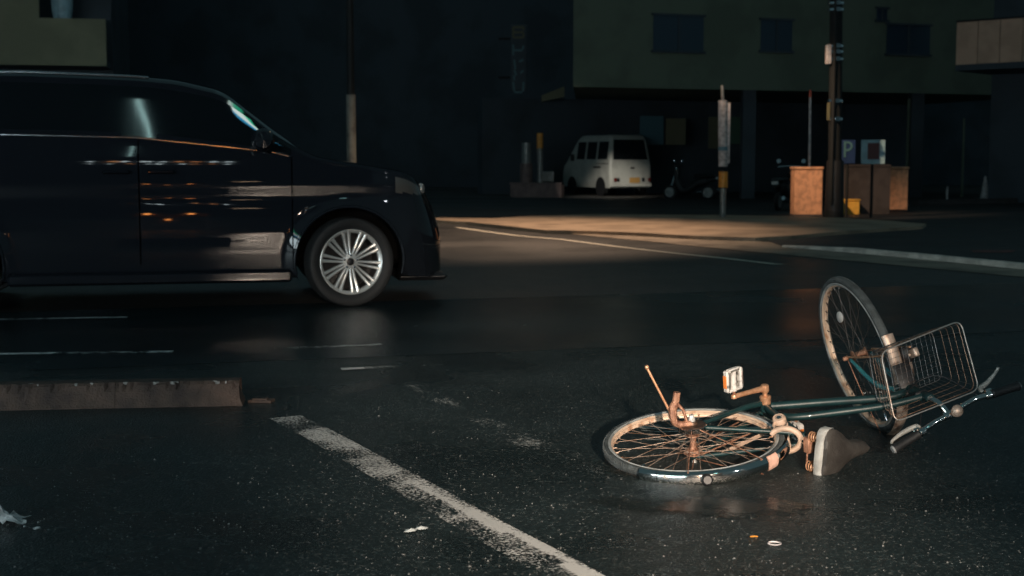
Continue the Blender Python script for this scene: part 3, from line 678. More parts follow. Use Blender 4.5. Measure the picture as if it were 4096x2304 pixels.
def halfw(x):
    if x > .15: t = (x - .15) / .82; return .925 * (1 - .13 * t ** 2 - .40 * t ** 5)
    if x < -3.4: t = (-3.4 - x) / .55; return .925 * (1 - .12 * t ** 3)
    return .925
def arch_r(x): return 0
NS, NG, NR = 44, 10, 10
WH = (0.0, -3.0); AR = .425
def section(x):
    zt = smooth_tab(TOP, x); zb_ = min(smooth_tab(BELT, x), zt - .03); w = halfw(x) / .948
    z0 = .235 if x < .55 else .235 - .03 * min(1, (x - .55) / .3)
    out = []
    for k in range(NS + 1):
        z = z0 + (zb_ - z0) * k / NS; out.append((w * smooth_tab(SIDE, z, .035), z))
    yb = out[-1][0]; zr_ = zt - min(.075, .35 * (zt - zb_)); yr = yb - (zr_ - zb_) * .150 - .004
    for k in range(1, NG + 1):
        t = k / NG; out.append((yb + (yr - yb) * t + (.004 * math.sin(PI * t)), zb_ + (zr_ - zb_) * t))
    for k in range(1, NR + 1):
        t = k / NR; a = t * PI / 2; out.append((yr * (1 - t) + yr * .10 * math.sin(PI * t) * (1 - t), zr_ + (zt - zr_) * math.sin(a) ** .62))
    return out
xs = []; x = .97
gaps = (-.44, -1.585, -2.72)
while x > -3.95: xs.append(x); x -= .026
xs.append(-3.95)
for g_ in gaps: xs = [q for q in xs if abs(q - g_) > .012] + [g_ - .005, g_ + .005]
xs = sorted(xs, reverse=True)
rings = [section(x) for x in xs]; xs = [q * .82 if q > .0 else q for q in xs]; NP = len(rings[0])
parts = {k: ([], []) for k in ('body', 'front_door', 'sliding_door', 'windscreen', 'side_window', 'headlight', 'pillar')}
def classify(x, z, k):
    if k >= NS + NG:
        return 'windscreen' if -1.0 < x < -.30 else 'body'
    if k >= NS:
        if NS < k < NS + NG - 1:
            if -1.50 < x < -.60 or -.55 < x < -.44 or -2.66 < x < -1.70 or -3.55 < x < -2.78: return 'side_window'
        return 'pillar' if -1.72 < x < -1.45 and k < NS + NG - 1 else 'body'
    if .36 < x < .77 and .86 + .10 * max(0, (.74 - x)) < z < 1.06: return 'headlight'
    if gaps[1] < x < gaps[0] and z > .36: return 'front_door'
    if gaps[2] < x < gaps[1] and z > .36: return 'sliding_door'
    return 'body'
meshes = {}
def rake(p):
    """lean the nose back towards the bonnet"""
    if p.x > .30: p.x -= .13 * max(0, (p.z - .46) / .45) ** 1.6 * ((p.x - .30) / .50) ** 2
    return p
def emit(kind, quad):
    quad = [rake(p.copy()) for p in quad]
    mb = meshes.setdefault(kind, MB()); b = len(mb.v); mb.v += quad; mb.f.append((b, b + 1, b + 2, b + 3))
def snap(p):
    """move points inside a wheel arch out to its edge"""
    for wx in WH:
        d = Vector((p.x - wx, p.z - .36))
        if d.length < AR and p.z < .9: 
            d = d.normalized() * AR if d.length > 1e-4 else Vector((0, AR)); return Vector((wx + d.x, p.y, .36 + d.y)), True
    return p, False
for i in range(len(xs) - 1):
    xm = (xs[i] + xs[i + 1]) / 2
    for k in range(NP - 1):
        zm = (rings[i][k][1] + rings[i][k + 1][1]) / 2
        if abs(xs[i] - xs[i + 1]) < .011 and any(abs(xm - g_) < .004 for g_ in gaps) and (.36 < zm) and k < NS: continue
        kind = classify(xm, zm, k)
        for s in (-1, 1):
            q = [Vector((xs[i], s * rings[i][k][0], rings[i][k][1])), Vector((xs[i + 1], s * rings[i + 1][k][0], rings[i + 1][k][1])),
                 Vector((xs[i + 1], s * rings[i + 1][k + 1][0], rings[i + 1][k + 1][1])), Vector((xs[i], s * rings[i][k + 1][0], rings[i][k + 1][1]))]
            if k < NS:
                r_ = [snap(p) for p in q]
                if all(f for _, f in r_): continue
                q = [p for p, _ in r_]
                for p in q:                          # swollen wing round each arch
                    for wx in WH:
                        d = math.hypot(p.x - wx, p.z - .36) - AR
                        if d < .11 and p.z > .25: p.y += s * .026 * (1 - max(0, d) / .11) ** 1.5
            emit(kind + ('' if s < 0 or kind in ('body', 'windscreen') else '_far'), q)
for e, sg in ((0, 1), (-1, -1)):                # nose and tail caps
    for k in range(NP - 1):
        a, b = rings[e][k], rings[e][k + 1]
        emit('body', [Vector((xs[e], a[0], a[1])), Vector((xs[e], b[0], b[1])), Vector((xs[e], -b[0], b[1])), Vector((xs[e], -a[0], a[1]))])
carmat = dict(body='car', front_door='car', sliding_door='car', windscreen='glass', side_window='glass', headlight='lens', pillar='glass')
import bmesh
def weld(o, d=.0004):
    bm = bmesh.new(); bm.from_mesh(o.data); bmesh.ops.remove_doubles(bm, verts=bm.verts, dist=d); bmesh.ops.recalc_face_normals(bm, faces=bm.faces); bm.to_mesh(o.data); bm.free()
    o.data.polygons.foreach_set('use_smooth', [True] * len(o.data.polygons)); o.data.set_sharp_from_angle(angle=R(40))
order = ['body', 'front_door', 'front_door_far', 'sliding_door', 'sliding_door_far', 'windscreen', 'side_window', 'side_window_far', 'headlight', 'headlight_far', 'pillar', 'pillar_far']
def split_x(mb, cuts):
    out = []
    for lo, hi in cuts:
        m2 = MB()
        for f in mb.f:
            c = sum(mb.v[i].x for i in f) / 4
            if lo < c < hi: m2.add([mb.v[i] for i in f], [(0, 1, 2, 3)])
        out.append(m2)
    return out
for kind in order:
    if kind not in meshes: continue
    base = kind.replace('_far', '')
    for mb in (split_x(meshes[kind], ((-.575, 0), (-1.55, -.575), (-2.7, -1.55), (-4, -2.7))) if base == 'side_window' else [meshes[kind]]):
        o = obj(base, mb, M[carmat[base]], car); weld(o)
# dark floor and inner shell so that nothing shows through the shut lines
obj('underbody', MB().bbox((-3.85, -.86, .24), (-3.46, .86, 1.2), .05).bbox((-2.54, -.86, .24), (-.46, .86, 1.20), .05).bbox((-3.46, -.60, .30), (.46, .60, .80), .05), M['well'], car)
for s in (-1, 1):
    for wx in WH:
        ln = MB(); rows = []
        for i in range(25):
            a = R(-20 + 220 * i / 24)
            rows.append([Vector((wx + AR * 1.0 * math.cos(a), s * y, .36 + AR * math.sin(a))) for y in (.60, .70, .80, .915)])
        obj('wheel_arch_liner', ln.grid(rows), M['well'], car)
        lip = [Vector((wx + (AR + .004) * math.cos(R(a)), s * (.925 * smooth_tab(SIDE, max(.24, .36 + AR * math.sin(R(a))), .03) / .948 - .002) * (halfw((wx + AR * math.cos(R(a))) / (.82 if wx + AR * math.cos(R(a)) > 0 else 1)) / .925) + s * .022, .36 + (AR + .004) * math.sin(R(a)))) for a in range(-14, 195, 4)]
        obj('wheel_arch_lip', MB().tube(lip, .012, 8), M['car'], car)
    # sill, trim strips and window surround
    obj('sill', MB().bbox((-2.55, s * .915 - .03, .205), (-.45, s * .915 + .03, .30), .02), M['car'], car)
    bl = [Vector((x, s * (section(x)[NS][0] + .004), section(x)[NS][1] + .004)) for x in [-.46 - .1 * i for i in range(32)]]
    obj('belt_moulding', MB().tube(bl, .008, 6), M['carchrome'], car)
    rl = [Vector((x, s * (section(x)[NS + NG][0] - .012), section(x)[NS + NG][1] + .030)) for x in [-1.50 - .1 * i for i in range(23)]]
    obj('roof_drip_rail', MB().tube(rl, .011, 6), M['carchrome'], car)
    for hx in (-1.42, -1.75):
        obj('door_handle', MB().bbox((hx - .10, s * .945 - .016, 1.045), (hx + .10, s * .945 + .020, 1.075), .012), M['car'], car)
    mr_ = MB().lathe([(0, .11), (.06, .10), (.085, .06), (.09, 0), (.085, -.05), (.06, -.08), (0, -.085)], (-.66, s * 1.06, 1.30), (0, s, 0), 20, ref=(0, 0, 1))
    mr_.tube([(-.60, s * .88, 1.22), (-.64, s * .97, 1.24), (-.65, s * 1.02, 1.27)], .028, 10)
    obj('door_mirror', mr_, M['car'], car)
    obj('headlight_projector', MB().lathe([(0, .02), (.035, .02), (.045, .0), (.045, -.06)], (.60, s * .68, .92), (1, s * .45, 0), 20), M['clear'], car)
obj('front_spoiler', MB().bbox((.40, -.62, .17), (.83, .62, .235), .03), M['trim'], car)
gr = MB()
for k in range(4): gr.bbox((.775, -.30, .30 + k * .055), (.799, .30, .325 + k * .055), .006)
obj('grille', gr, M['trim'], car)
obj('wiper', MB().tube([(-.34, -.62, 1.20), (-.45, -.25, 1.245), (-.52, .18, 1.285)], .008, 6), M['trim'], car)
# wheels
RT = .352; RR = .258
def car_wheel(x, s, steer=0):
    Mx = Matrix.Translation((x, s * .845, RT)) @ Matrix.Rotation(steer, 4, 'Z') @ (Matrix.Rotation(PI, 4, 'Z') if s < 0 else Matrix.Identity(4))
    # wheel space: +y is the outer side
    w = obj('wheel', MB().lathe([(RR - .012, .058), (RR - .004, .066), (RR, .064), (RR, .056), (RR - .010, .050), (RR - .022, .046), (RR - .028, .038), (RR - .03, -.05)], (0, 0, 0), Y, 72).xf(Mx), M['alloy'], car)
    ty = [(RR - .004, .060), (.272, .078), (.300, .088), (.325, .090), (.342, .082), (.350, .066), (RT, .04), (RT, -.06), (.345, -.09), (.30, -.10), (.262, -.09)]
    obj('tyre', MB().lathe(ty, (0, 0, 0), Y, 72).xf(Mx), M['cartyre'], w)
    obj('barrel', MB().lathe([(RR - .03, .03), (RR - .035, -.08), (.05, -.08), (0, -.08)], (0, 0, 0), Y, 48).xf(Mx), M['alloy_dark'], w)
    sp_ = MB()
    for i in range(10):
        a = 2 * PI * i / 10 + R(9)
        for o_ in (-1, 1):
            a1, a2 = a + o_ * R(10), a + o_ * R(5.4)
            p = Vector((.055 * math.cos(a1), .034, .055 * math.sin(a1))); q = Vector(((RR - .016) * math.cos(a2), .050, (RR - .016) * math.sin(a2)))
            d = (q - p).normalized(); sd_ = Vector((-d.z, 0, d.x)).normalized()
            n_ = Vector((0, 1, 0)); rows = []
            for t, ww in ((0, .0075), (.35, .0085), (.75, .0105), (1, .0145)):
                c = p.lerp(q, t) + n_ * (-.010 * math.sin(PI * t))
                rows.append([c - sd_ * ww - n_ * .03, c - sd_ * ww, c - sd_ * ww * .4 + n_ * .004, c + sd_ * ww * .4 + n_ * .004, c + sd_ * ww, c + sd_ * ww - n_ * .03])
            sp_.grid(rows)
    sp_.lathe([(.052, .0), (.064, .026), (.060, .034), (.034, .037), (.033, .03), (0, .03)], (0, 0, 0), Y, 30)
    obj('spokes', sp_.xf(Mx), M['alloy'], w)
    nt_ = MB()
    for i in range(5):
        a = 2 * PI * i / 5 + R(20); nt_.lathe([(0, .044), (.008, .043), (.0105, .040), (.0105, .02)], (.052 * math.cos(a), 0, .052 * math.sin(a)), Y, 10)
    obj('wheel_nuts', nt_.xf(Mx), M['carchrome'], w)
    obj('hub_cap', MB().lathe([(0, .047), (.016, .046), (.027, .043), (.030, .038), (.030, .03)], (0, 0, 0), Y, 24).xf(Mx), M['alloy_dark'], w)
    return w
car_wheel(0, -1, R(14)); car_wheel(0, 1, R(14)); car_wheel(-3.0, -1); car_wheel(-3.0, 1)

# ------------------------------------------------------------------ white kei van far behind (local: x forward, y left, origin under the middle of its tail)
vl = G(1587, 493); vl = Vector((vl.x, vl.y, 0))
van = thing('parked_van', 'small off white van seen from behind with yellow number plate', 'van', vl, R(90 + 24))
van.scale = (1.06, 1.06, 1.06)
def vhw(z): return smooth_tab([(.25, .70), (.40, .735), (.95, .735), (1.15, .715), (1.75, .635), (1.86, .60)], z, .05)
def vrear(z): return smooth_tab([(.25, .04), (.45, .0), (1.0, .02), (1.15, .05), (1.75, .17), (1.86, .30)], z, .05)
def vfront(z): return smooth_tab([(.25, 3.30), (.55, 3.36), (.92, 3.26), (1.02, 3.08), (1.75, 2.42), (1.86, 2.2)], z, .05)
def vring(z, g=0.0, r=.10):
    hw, x0_, x1_ = vhw(z) + g, vrear(z) - g, vfront(z) + g; out = []
    for cx, cy, a in ((x0_ + r, hw - r, 90), (x0_ + r, -hw + r, 180), (x1_ - r, -hw + r, 270), (x1_ - r, hw - r, 0)):
        for k in range(6): out.append(Vector((cx + r * math.cos(R(a + 18 * k)), cy + r * math.sin(R(a + 18 * k)), z)))
    return out + [out[0]]
zs = [.25 + .08 * i for i in range(20)] + [1.83, 1.86]
vb = MB().grid([vring(z, 0, .10) for z in zs]); vb.f.append(tuple(range(len(vb.v) - 25, len(vb.v) - 1)))
rt = vring(1.86); rt2 = [Vector((p.x * .94 + .10, p.y * .86, 1.885)) for p in rt]; vb.grid([rt, rt2]); vb.add(rt2[:-1], [tuple(range(24))])
vbody = obj('body', vb, M['white_van'], van)
def vpanel(side, u0, u1, z0, z1, off=.006):
    """patch on the van skin; side 'r' rear (u = y), 'l'/'s' left/right flank (u = x)"""
    rows = []
    for i in range(9):
        z = z0 + (z1 - z0) * i / 8; row = []
        for k in range(9):
            u = u0 + (u1 - u0) * k / 8
            if side == 'r': row.append(Vector((vrear(z) - off, u * (vhw(z) / .735), z)))
            elif side == 'f': row.append(Vector((vfront(z) + off, u * (vhw(z) / .735), z)))
            else: row.append(Vector((u, (1 if side == 'l' else -1) * (vhw(z) + off), z)))
        rows.append(row)
    return MB().grid(rows)
obj('rear_window', vpanel('r', -.62, .62, 1.12, 1.74), M['van_glass'], van)
obj('rear_wiper', MB().tube([(vrear(1.2) - .02, 0, 1.15), (vrear(1.35) - .02, -.25, 1.35)], .01, 5), M['black'], van)
for sd_ in 'ls':
    for u0, u1 in ((.22, .86), (.98, 1.62), (1.74, 2.30)): obj('side_window', vpanel(sd_, u0, u1, 1.13, 1.68), M['van_glass'], van)
    y_ = (1 if sd_ == 'l' else -1)
    obj('door_handle', MB().bbox((.62, y_ * .74 - .012, .86), (1.10, y_ * .74 + .012, .92), .008), M['black'], van)
    obj('sliding_rail', MB().bbox((.12, y_ * .735 - .008, .985), (1.0, y_ * .735 + .008, 1.005), .004), M['greywall'], van)
    obj('tail_lamp', MB().bbox((-.018, y_ * .60 - .10, .44), (.03, y_ * .60 + .0, .56), .01), M['red_lens'], van)
    obj('reverse_lamp', MB().bbox((-.018, y_ * .44 - .04, .44), (.03, y_ * .44 + .06, .56), .01), M['black'], van)
    obj('door_mirror', MB().bbox((2.42, y_ * .80 - .06, 1.08), (2.50, y_ * .80 + .06, 1.30), .02), M['black'], van)
obj('windscreen', vpanel('f', -.62, .62, 1.12, 1.68), M['van_glass'], van)
obj('number_plate', MB().bbox((-.028, -.30, .40), (-.012, .06, .57), .004), M['plate'], van)
obj('tailgate_handle', MB().bbox((-.012, -.12, .84), (.02, .02, .89), .006), M['black'], van)
obj('rear_bumper', MB().bbox((-.045, -.73, .27), (.06, .73, .40), .03), M['white_van'], van)
for x_, y_ in ((.62, .66), (.62, -.66), (2.60, .66), (2.60, -.66)):
    w = obj('wheel', MB().lathe([(0, .04), (.10, .05), (.17, .045), (.175, .06), (.18, .03)], (x_, y_, .27), (0, 1 if y_ > 0 else -1, 0), 28), M['metal'], van)
    obj('tyre', MB().lathe([(.172, .07), (.22, .08), (.265, .06), (.27, 0), (.265, -.06), (.18, -.07)], (x_, y_, .27), (0, 1 if y_ > 0 else -1, 0), 28), M['cartyre'], w)
    obj('wheel_arch', MB().lathe([(0, .094), (.315, .094), (.315, .082)], (x_, math.copysign(.65, y_), .27), (0, 1 if y_ > 0 else -1, 0), 28), M['black'], van)

# ------------------------------------------------------------------ buildings behind
def wall_box(a, b, z0, z1, depth, mb=None, side=None):
    """box whose front face runs from ground point a to b, going back by depth"""
    a, b = Vector((a[0], a[1], 0)), Vector((b[0], b[1], 0)); d = (b - a).normalized(); n = Vector((-d.y, d.x, 0))
    mb = mb or MB()
    if side is not None:                          # flank at an angle: back corner of the a end given
        c = Vector((side[0], side[1], 0)); e = b + n * depth
        return mb.prism([(a.x, a.y, z0), (b.x, b.y, z0), (e.x, e.y, z0), (c.x, c.y, z0)], (0, 0, z1 - z0))
    return mb.prism([(a.x, a.y, z0), (b.x, b.y, z0), (b.x, b.y, z1), (a.x, a.y, z1)], n * depth)
def on_wall(a, b, u):                           # point where picture column u meets the wall line a-b
    r = ray(u, 404); a, b = Vector(a), Vector(b); d = b - a
    t = (a.x * r.y - a.y * r.x) / (d.y * r.x - d.x * r.y); return a + d * t
def zat(p, v): return H + (p.y * (ray(0, v).z / ray(0, v).y))
# right hand building on columns, windows in its upper floor
A_ = D(1441, 404, 38.8); B_ = D(2700, 404, 44.6); A2, B2 = A_.xy, B_.xy
t = thing('apartment_building', 'dark rendered building with unlit windows over an open ground floor, on the right', 'building', (A_.x, A_.y, 0))
def wb_(name, mb, m, par=None): return obj(name, mb, m, par or t, world=True, smooth=False)
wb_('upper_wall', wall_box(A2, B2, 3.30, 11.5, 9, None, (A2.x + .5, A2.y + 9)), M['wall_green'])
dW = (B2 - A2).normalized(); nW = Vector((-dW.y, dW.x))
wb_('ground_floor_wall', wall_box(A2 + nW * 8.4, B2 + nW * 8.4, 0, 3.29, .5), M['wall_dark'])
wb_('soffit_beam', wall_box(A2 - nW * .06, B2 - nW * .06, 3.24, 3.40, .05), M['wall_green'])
for u in (1905, 2330):
    p = on_wall(A2, B2, u) + nW * .6
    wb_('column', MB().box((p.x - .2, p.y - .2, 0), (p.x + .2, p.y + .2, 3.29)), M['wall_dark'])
for u0, u1, v0, v1 in ((1640, 1765, 38, 126), (1908, 1986, 50, 126), (2222, 2330, 62, 134), (2196, 2222, 22, 50)):
    p, q = on_wall(A2, B2, u0), on_wall(A2, B2, u1); za, zb2 = zat(p, v1), zat(p, v0)
    w_ = wb_('window', wall_box(p - nW * .02, q - nW * .02, za, zb2, .10), M['window'])
    fr2 = MB()
    for (s0, s1, y0, y1) in ((p - dW * .06, q + dW * .06, za - .07, za), (p - dW * .06, q + dW * .06, zb2, zb2 + .06)): wall_box(s0 - nW * .07, s1 - nW * .07, y0, y1, .12, fr2)
    mid = (p + q) / 2; wall_box(mid - dW * .03 - nW * .06, mid + dW * .03 - nW * .06, za, zb2, .05, fr2)
    wb_('window_frame', fr2, M['wall_dark'], w_)
pp = on_wall(A2, B2, 2090) - nW * .08
wb_('drain_pipe', MB().tube([(pp.x, pp.y, 3.3), (pp.x, pp.y, 9)], .07, 8), M['wall_dark'])
# balcony of the next block, nearer on the right
C_ = D(2396, 404, 36.0).xy; E_ = D(2740, 404, 33.6).xy
t = thing('balcony_block', 'end of a block with a tan panelled balcony at the top right', 'building', (C_.x, C_.y, 0))
dC = (E_ - C_).normalized(); nC = Vector((-dC.y, dC.x)); zt_, zb_2 = zat(C_, 57), zat(C_, 163)
for k in range(6):
    p, q = C_.lerp(E_, k / 6), C_.lerp(E_, (k + 1) / 6)
    wb_('balcony_panel', wall_box(p + dC * .012, q - dC * .012, zb_2, zt_, .05), M['panel'])
wb_('balcony_rail', wall_box(C_ - nC * .02, E_ - nC * .02, zt_, zt_ + .05, .09), M['darkpole'])
wb_('balcony_slab', wall_box(C_, E_, zb_2 - .16, zb_2 - .004, 2.2), M['wall_dark'])
wb_('wall', wall_box(C_ + nC * 2.3, E_ + nC * 2.3, 0, 9.5, 4), M['wall_dark'])
# left hand building with a stepped balcony front
L0 = D(-260, 404, 33).xy; L1 = D(275, 404, 34).xy; L2 = D(110, 404, 33.7).xy
t = thing('house', 'olive rendered house with a stepped balcony and a pale laundry tub, above the minivan', 'house', (L1.x, L1.y, 0))
dL = (L1 - L0).normalized(); nL = Vector((-dL.y, dL.x))
wb_('balcony_wall', wall_box(L0, L1, zat(L1, 166), zat(L1, 48), .15), M['wall_olive'])
wb_('upper_wall', wall_box(L0 + nL * .02, L2, zat(L2, 48) + .004, 9, .13), M['wall_olive'])
wb_('balcony_floor', wall_box(L0 + nL * .152, L1 - dL * .02 + nL * .152, zat(L1, 166), zat(L1, 150), 1.6), M['wall_dark'])
wb_('back_wall', wall_box(L0 + nL * 1.8, L1 + nL * 1.8, 0, 9, 6), M['wall_dark'])
tb = D(157, 40, 34.6)
wb_('laundry_tub', MB().lathe([(0, 0), (.20, .02), (.25, .30), (.27, .75), (.25, .80), (0, .80)], (tb.x, tb.y, zat(L1, 48) - .05), (0, 0, 1), 20), M['signwhite'])
# unlit buildings closing the street
single('warehouse', wall_box(D(270, 404, 58).xy, D(1480, 404, 60).xy, 0, 15, 10).prism([(p.x, p.y, 15) for p in []] or [(-17.1, 58, 15), (3.2, 60, 15), (3.2, 60.6, 15.3), (-17.1, 58.6, 15.3)], (0, 8, 0)), M['wall_dark'], 'tall unlit building at the end of the street, in the middle', 'building', smooth=False)
single('office_block', wall_box(D(-900, 404, 52).xy, D(265, 404, 55).xy, 0, 17, 10).box((-33, 51, 17), (-18, 60, 17.4)), M['wall_dark'], 'tall unlit block behind the olive house at the left', 'building', smooth=False)
single('back_building', wall_box(D(1400, 404, 66).xy, D(3300, 404, 64).xy, 0, 17, 8).box((4, 63, 17), (36, 72, 17.4)), M['wall_dark'], 'tall unlit building behind the one on columns', 'building', smooth=False)
# vertical shop sign on the dark building
t = thing('hanging_sign', 'dim vertical sign with pale cyan letters, high on the unlit building', 'sign', D(1305, 228, 46))
sc = 46 / 3436
def sg(u, v, y=46.0): return D(u, v, y)
p0, p1 = sg(1284, 228), sg(1327, 62)
obj('board', MB().bbox((p0.x, 46, p0.z), (p1.x, 46.25, p1.z), .03), M['wall_dark'], t, world=True, smooth=False)
obj('bracket', MB().box((p0.x - .4, 46.1, p1.z - .5), (p0.x, 46.16, p1.z - .42)), M['darkpole'], t, world=True, smooth=False)
obj('bracket', MB().box((p0.x - .4, 46.1, p0.z + .4), (p0.x, 46.16, p0.z + .48)), M['darkpole'], t, world=True, smooth=False)
def stroke(mb, u0, v0, u1, v1, w, y):
    a, b = sg(u0, v0, y), sg(u1, v1, y); d = (b - a).normalized(); n = Vector((d.z, 0, -d.x)) * (w * sc * .5)
    mb.prism([a - n, b - n, b + n, a + n], (0, .03, 0))
for v0, st in ((68, ((0, 0, 1, 0), (0, 0, 0, 1), (1, 0, 1, .3), (0, .5, 1, .5), (1, .6, 1, 1), (0, 1, 1, 1))), (112, ((0, 0, 0, 1), (1, .1, .9, .5), (0, .55, .9, .55))),
               (150, ((.1, 0, .2, .9), (.55, .2, 1, 0))), (176, ((.1, 0, .3, .5), (1, .05, .7, .3), (.1, .5, .1, 1))), (206, ((0, 0, .1, .9), (.1, 1, .9, 1), (1, 0, .95, .9)))):
    b = MB()
    for a in st: stroke(b, 1291 + 26 * a[0], v0 + 26 * a[1], 1291 + 26 * a[2], v0 + 26 * a[3], 5, 45.95)
    obj('letter', b, M['olive'] if v0 == 68 else M['glyph'], t, world=True, smooth=False)
q_ = D(1395, 258, 46); single('awning', MB().prism([(q_.x - .45, 45.2, q_.z), (q_.x + .3, 45.2, q_.z + .15), (q_.x + .3, 45.2, q_.z + .5), (q_.x - .45, 45.2, q_.z + .2)], (0, .8, 0)), M['olive'], 'small olive shop awning below the vertical sign', 'awning', smooth=False)
for u0, u1, v0, v1, y_, m_, nm in ((1612, 1668, 294, 362, 47.0, 'teal', 'teal poster on the dark ground floor above the white van'), (1676, 1724, 300, 362, 47.2, 'olive', 'olive poster between the teal poster and the banded pole'), (1838, 1878, 296, 360, 48.0, 'green', 'green poster on the ground floor right of the banded pole'), (1784, 1806, 296, 372, 47.6, 'olive', 'narrow olive banner just left of the banded pole')):
    a, b = D(u0, v1, y_), D(u1, v0, y_)
    single('poster', MB().box((a.x, y_, a.z), (b.x, y_ + .03, b.z)).box((a.x - .03, y_ + .031, a.z - .03), (b.x + .03, y_ + .06, b.z + .03)), M[m_], nm, 'poster', 'posters under the building', smooth=False)

# ------------------------------------------------------------------ street furniture behind
def base_of(u, v, z=0): p = G(u, v, z); return Vector((p.x, p.y, z))
# banded pole
b0 = base_of(1818, 546, .06); s_ = b0.y / 3436                          # metres per picture pixel there
def hz(v): return (404 - v) * s_ + H - b0.z
t = thing('sign_pole', 'slim pole in a pale wrap with an orange warning band, on the lit pavement', 'pole', b0)
obj('shaft', MB().tube([(0, 0, 0), (0, 0, hz(472))], .060, 14).tube([(-.03, 0, hz(256)), (-.045, 0, hz(215))], .032, 10), M['metal'], t)
obj('pale_wrap', MB().tube([(-.01, 0, hz(418)), (-.03, 0, hz(252))], .088, 16).bbox((.02, -.02, hz(410)), (.12, .03, hz(258)), .01), M['wrap'], t)
obj('blue_band', MB().tube([(-.015, 0, hz(378)), (-.015, 0, hz(368))], .092, 16), M['bluew'], t)
obj('warning_band', MB().tube([(0, 0, hz(471)), (0, 0, hz(431))], .088, 16), M['orangew'], t)
obj('black_collar', MB().tube([(0, 0, hz(431)), (0, 0, hz(427))], .092, 16).tube([(0, 0, hz(473)), (0, 0, hz(471))], .092, 16), M['black'], t)
# piers, wall, boxes by the car park
def pier(u0, u1, v0, v1, name, label, m, depth=.42, grp=None):
    a, b = base_of(u0, v1, .02), base_of(u1, v1, .02); h = (v1 - v0) * a.y / 3436
    t = thing(name, label, 'pier', ((a.x + b.x) / 2, a.y, 0), 0, grp)
    w = (b.x - a.x) / 2
    obj('shaft', MB().bbox((-w, 0, .0), (w, depth, h - .045), .012), M[m], t)
    obj('cap', MB().bbox((-w - .02, -.02, h - .044), (w + .02, depth + .02, h + .01), .012), M[m], t)
    obj('plinth', MB().bbox((-w - .012, -.012, -.02), (w + .012, depth + .012, .05), .01), M['greywall'], t)
    return t, h
pier(1998, 2068, 418, 543, 'gate_pier', 'orange tiled gate pier left of the utility pole', 'brick', grp='orange gate piers')
pier(2229, 2283, 418, 531, 'gate_pier', 'narrower orange tiled gate pier at the end of the grey wall', 'brick', grp='orange gate piers')
a, b = base_of(2122, 541, 0), base_of(2228, 538, 0)
single('garden_wall', wall_box((a.x, a.y + .35), (b.x, a.y + .35), 0, 1.02, .2).prism([(a.x, a.y + .33, 1.024), (b.x, a.y + .33, 1.024), (b.x, a.y + .33, 1.07), (a.x, a.y + .33, 1.07)], (0, .24, 0)), M['greywall'], 'dark grey block wall between the pole and the narrower pier', 'wall', smooth=False)
a = base_of(2122, 541, 0); b = base_of(2163, 541, 0)
t = thing('storage_box', 'yellow plastic box standing before the grey wall', 'box', ((a.x + b.x) / 2, a.y, 0)); w = (b.x - a.x) / 2
obj('bin', MB().bbox((-w, 0, .0), (w, .26, .30), .02).box((-w * .35, -.006, .03), (-w * .30, .0, .28)), M['yellow'], t)
obj('lid', MB().bbox((-w - .012, -.012, .30), (w + .012, .272, .335), .012), M['yellow'], t)
# thin white post with a red tip behind the first pier
p = base_of(2050, 540, 0)
t = thing('marker_post', 'thin white post with a red tip behind the gate pier', 'post', (p.x, p.y + .6, 0)); k_ = (p.y + .6) / 3436
obj('shaft', MB().tube([(0, 0, 0), (-.02, 0, (404 - 244) * k_ + H)], [.03, .026], 10), M['wrap'], t)
obj('tip', MB().tube([(-.02, 0, (404 - 244) * k_ + H), (-.02, 0, (404 - 226) * k_ + H)], [.035, .02], 10), M['red'], t)
# utility pole
p = base_of(2098, 552, 0); k_ = p.y / 3436
t = thing('utility_pole', 'tall dark utility pole with shiny metal bands', 'utility pole', p)
lean = -.04
obj('shaft', MB().tube([(0, 0, 0), (lean * .2, 0, 1.2), (lean * 3, 0, 9)], [.19, .13, .115], 18), M['darkpole'], t)
obj('cable_pipe', MB().tube([(-.10, -.17, .3), (-.10, -.15, 1.3), (-.07, -.14, 9)], .035, 10), M['darkpole'], t)
for v in (12, 28, 118, 132, 150, 254, 299):
    z = (404 - v) * k_ + H
    obj('band', MB().lathe([(.150, -.025), (.158, -.02), (.158, .02), (.150, .025)], (lean * z / 3, 0, z), (0, 0, 1), 18).box((lean * z / 3 - .03, -.19, z - .04), (lean * z / 3 + .05, -.15, z + .04)), M['carchrome'], t)
z = (404 - 135) * k_ + H
obj('junction_box', MB().bbox((-.24, -.12, z - .22), (-.14, .02, z + .16), .015), M['wrap'], t)
z = (404 - 281) * k_ + H
obj('number_sign', MB().bbox((-.22, -.17, z - .17), (-.16, -.15, z + .17), .006), M['olive'], t)
obj('base_cover', MB().tube([(0, 0, 0), (0, 0, 1.15)], [.185, .165], 18), M['black'], t)
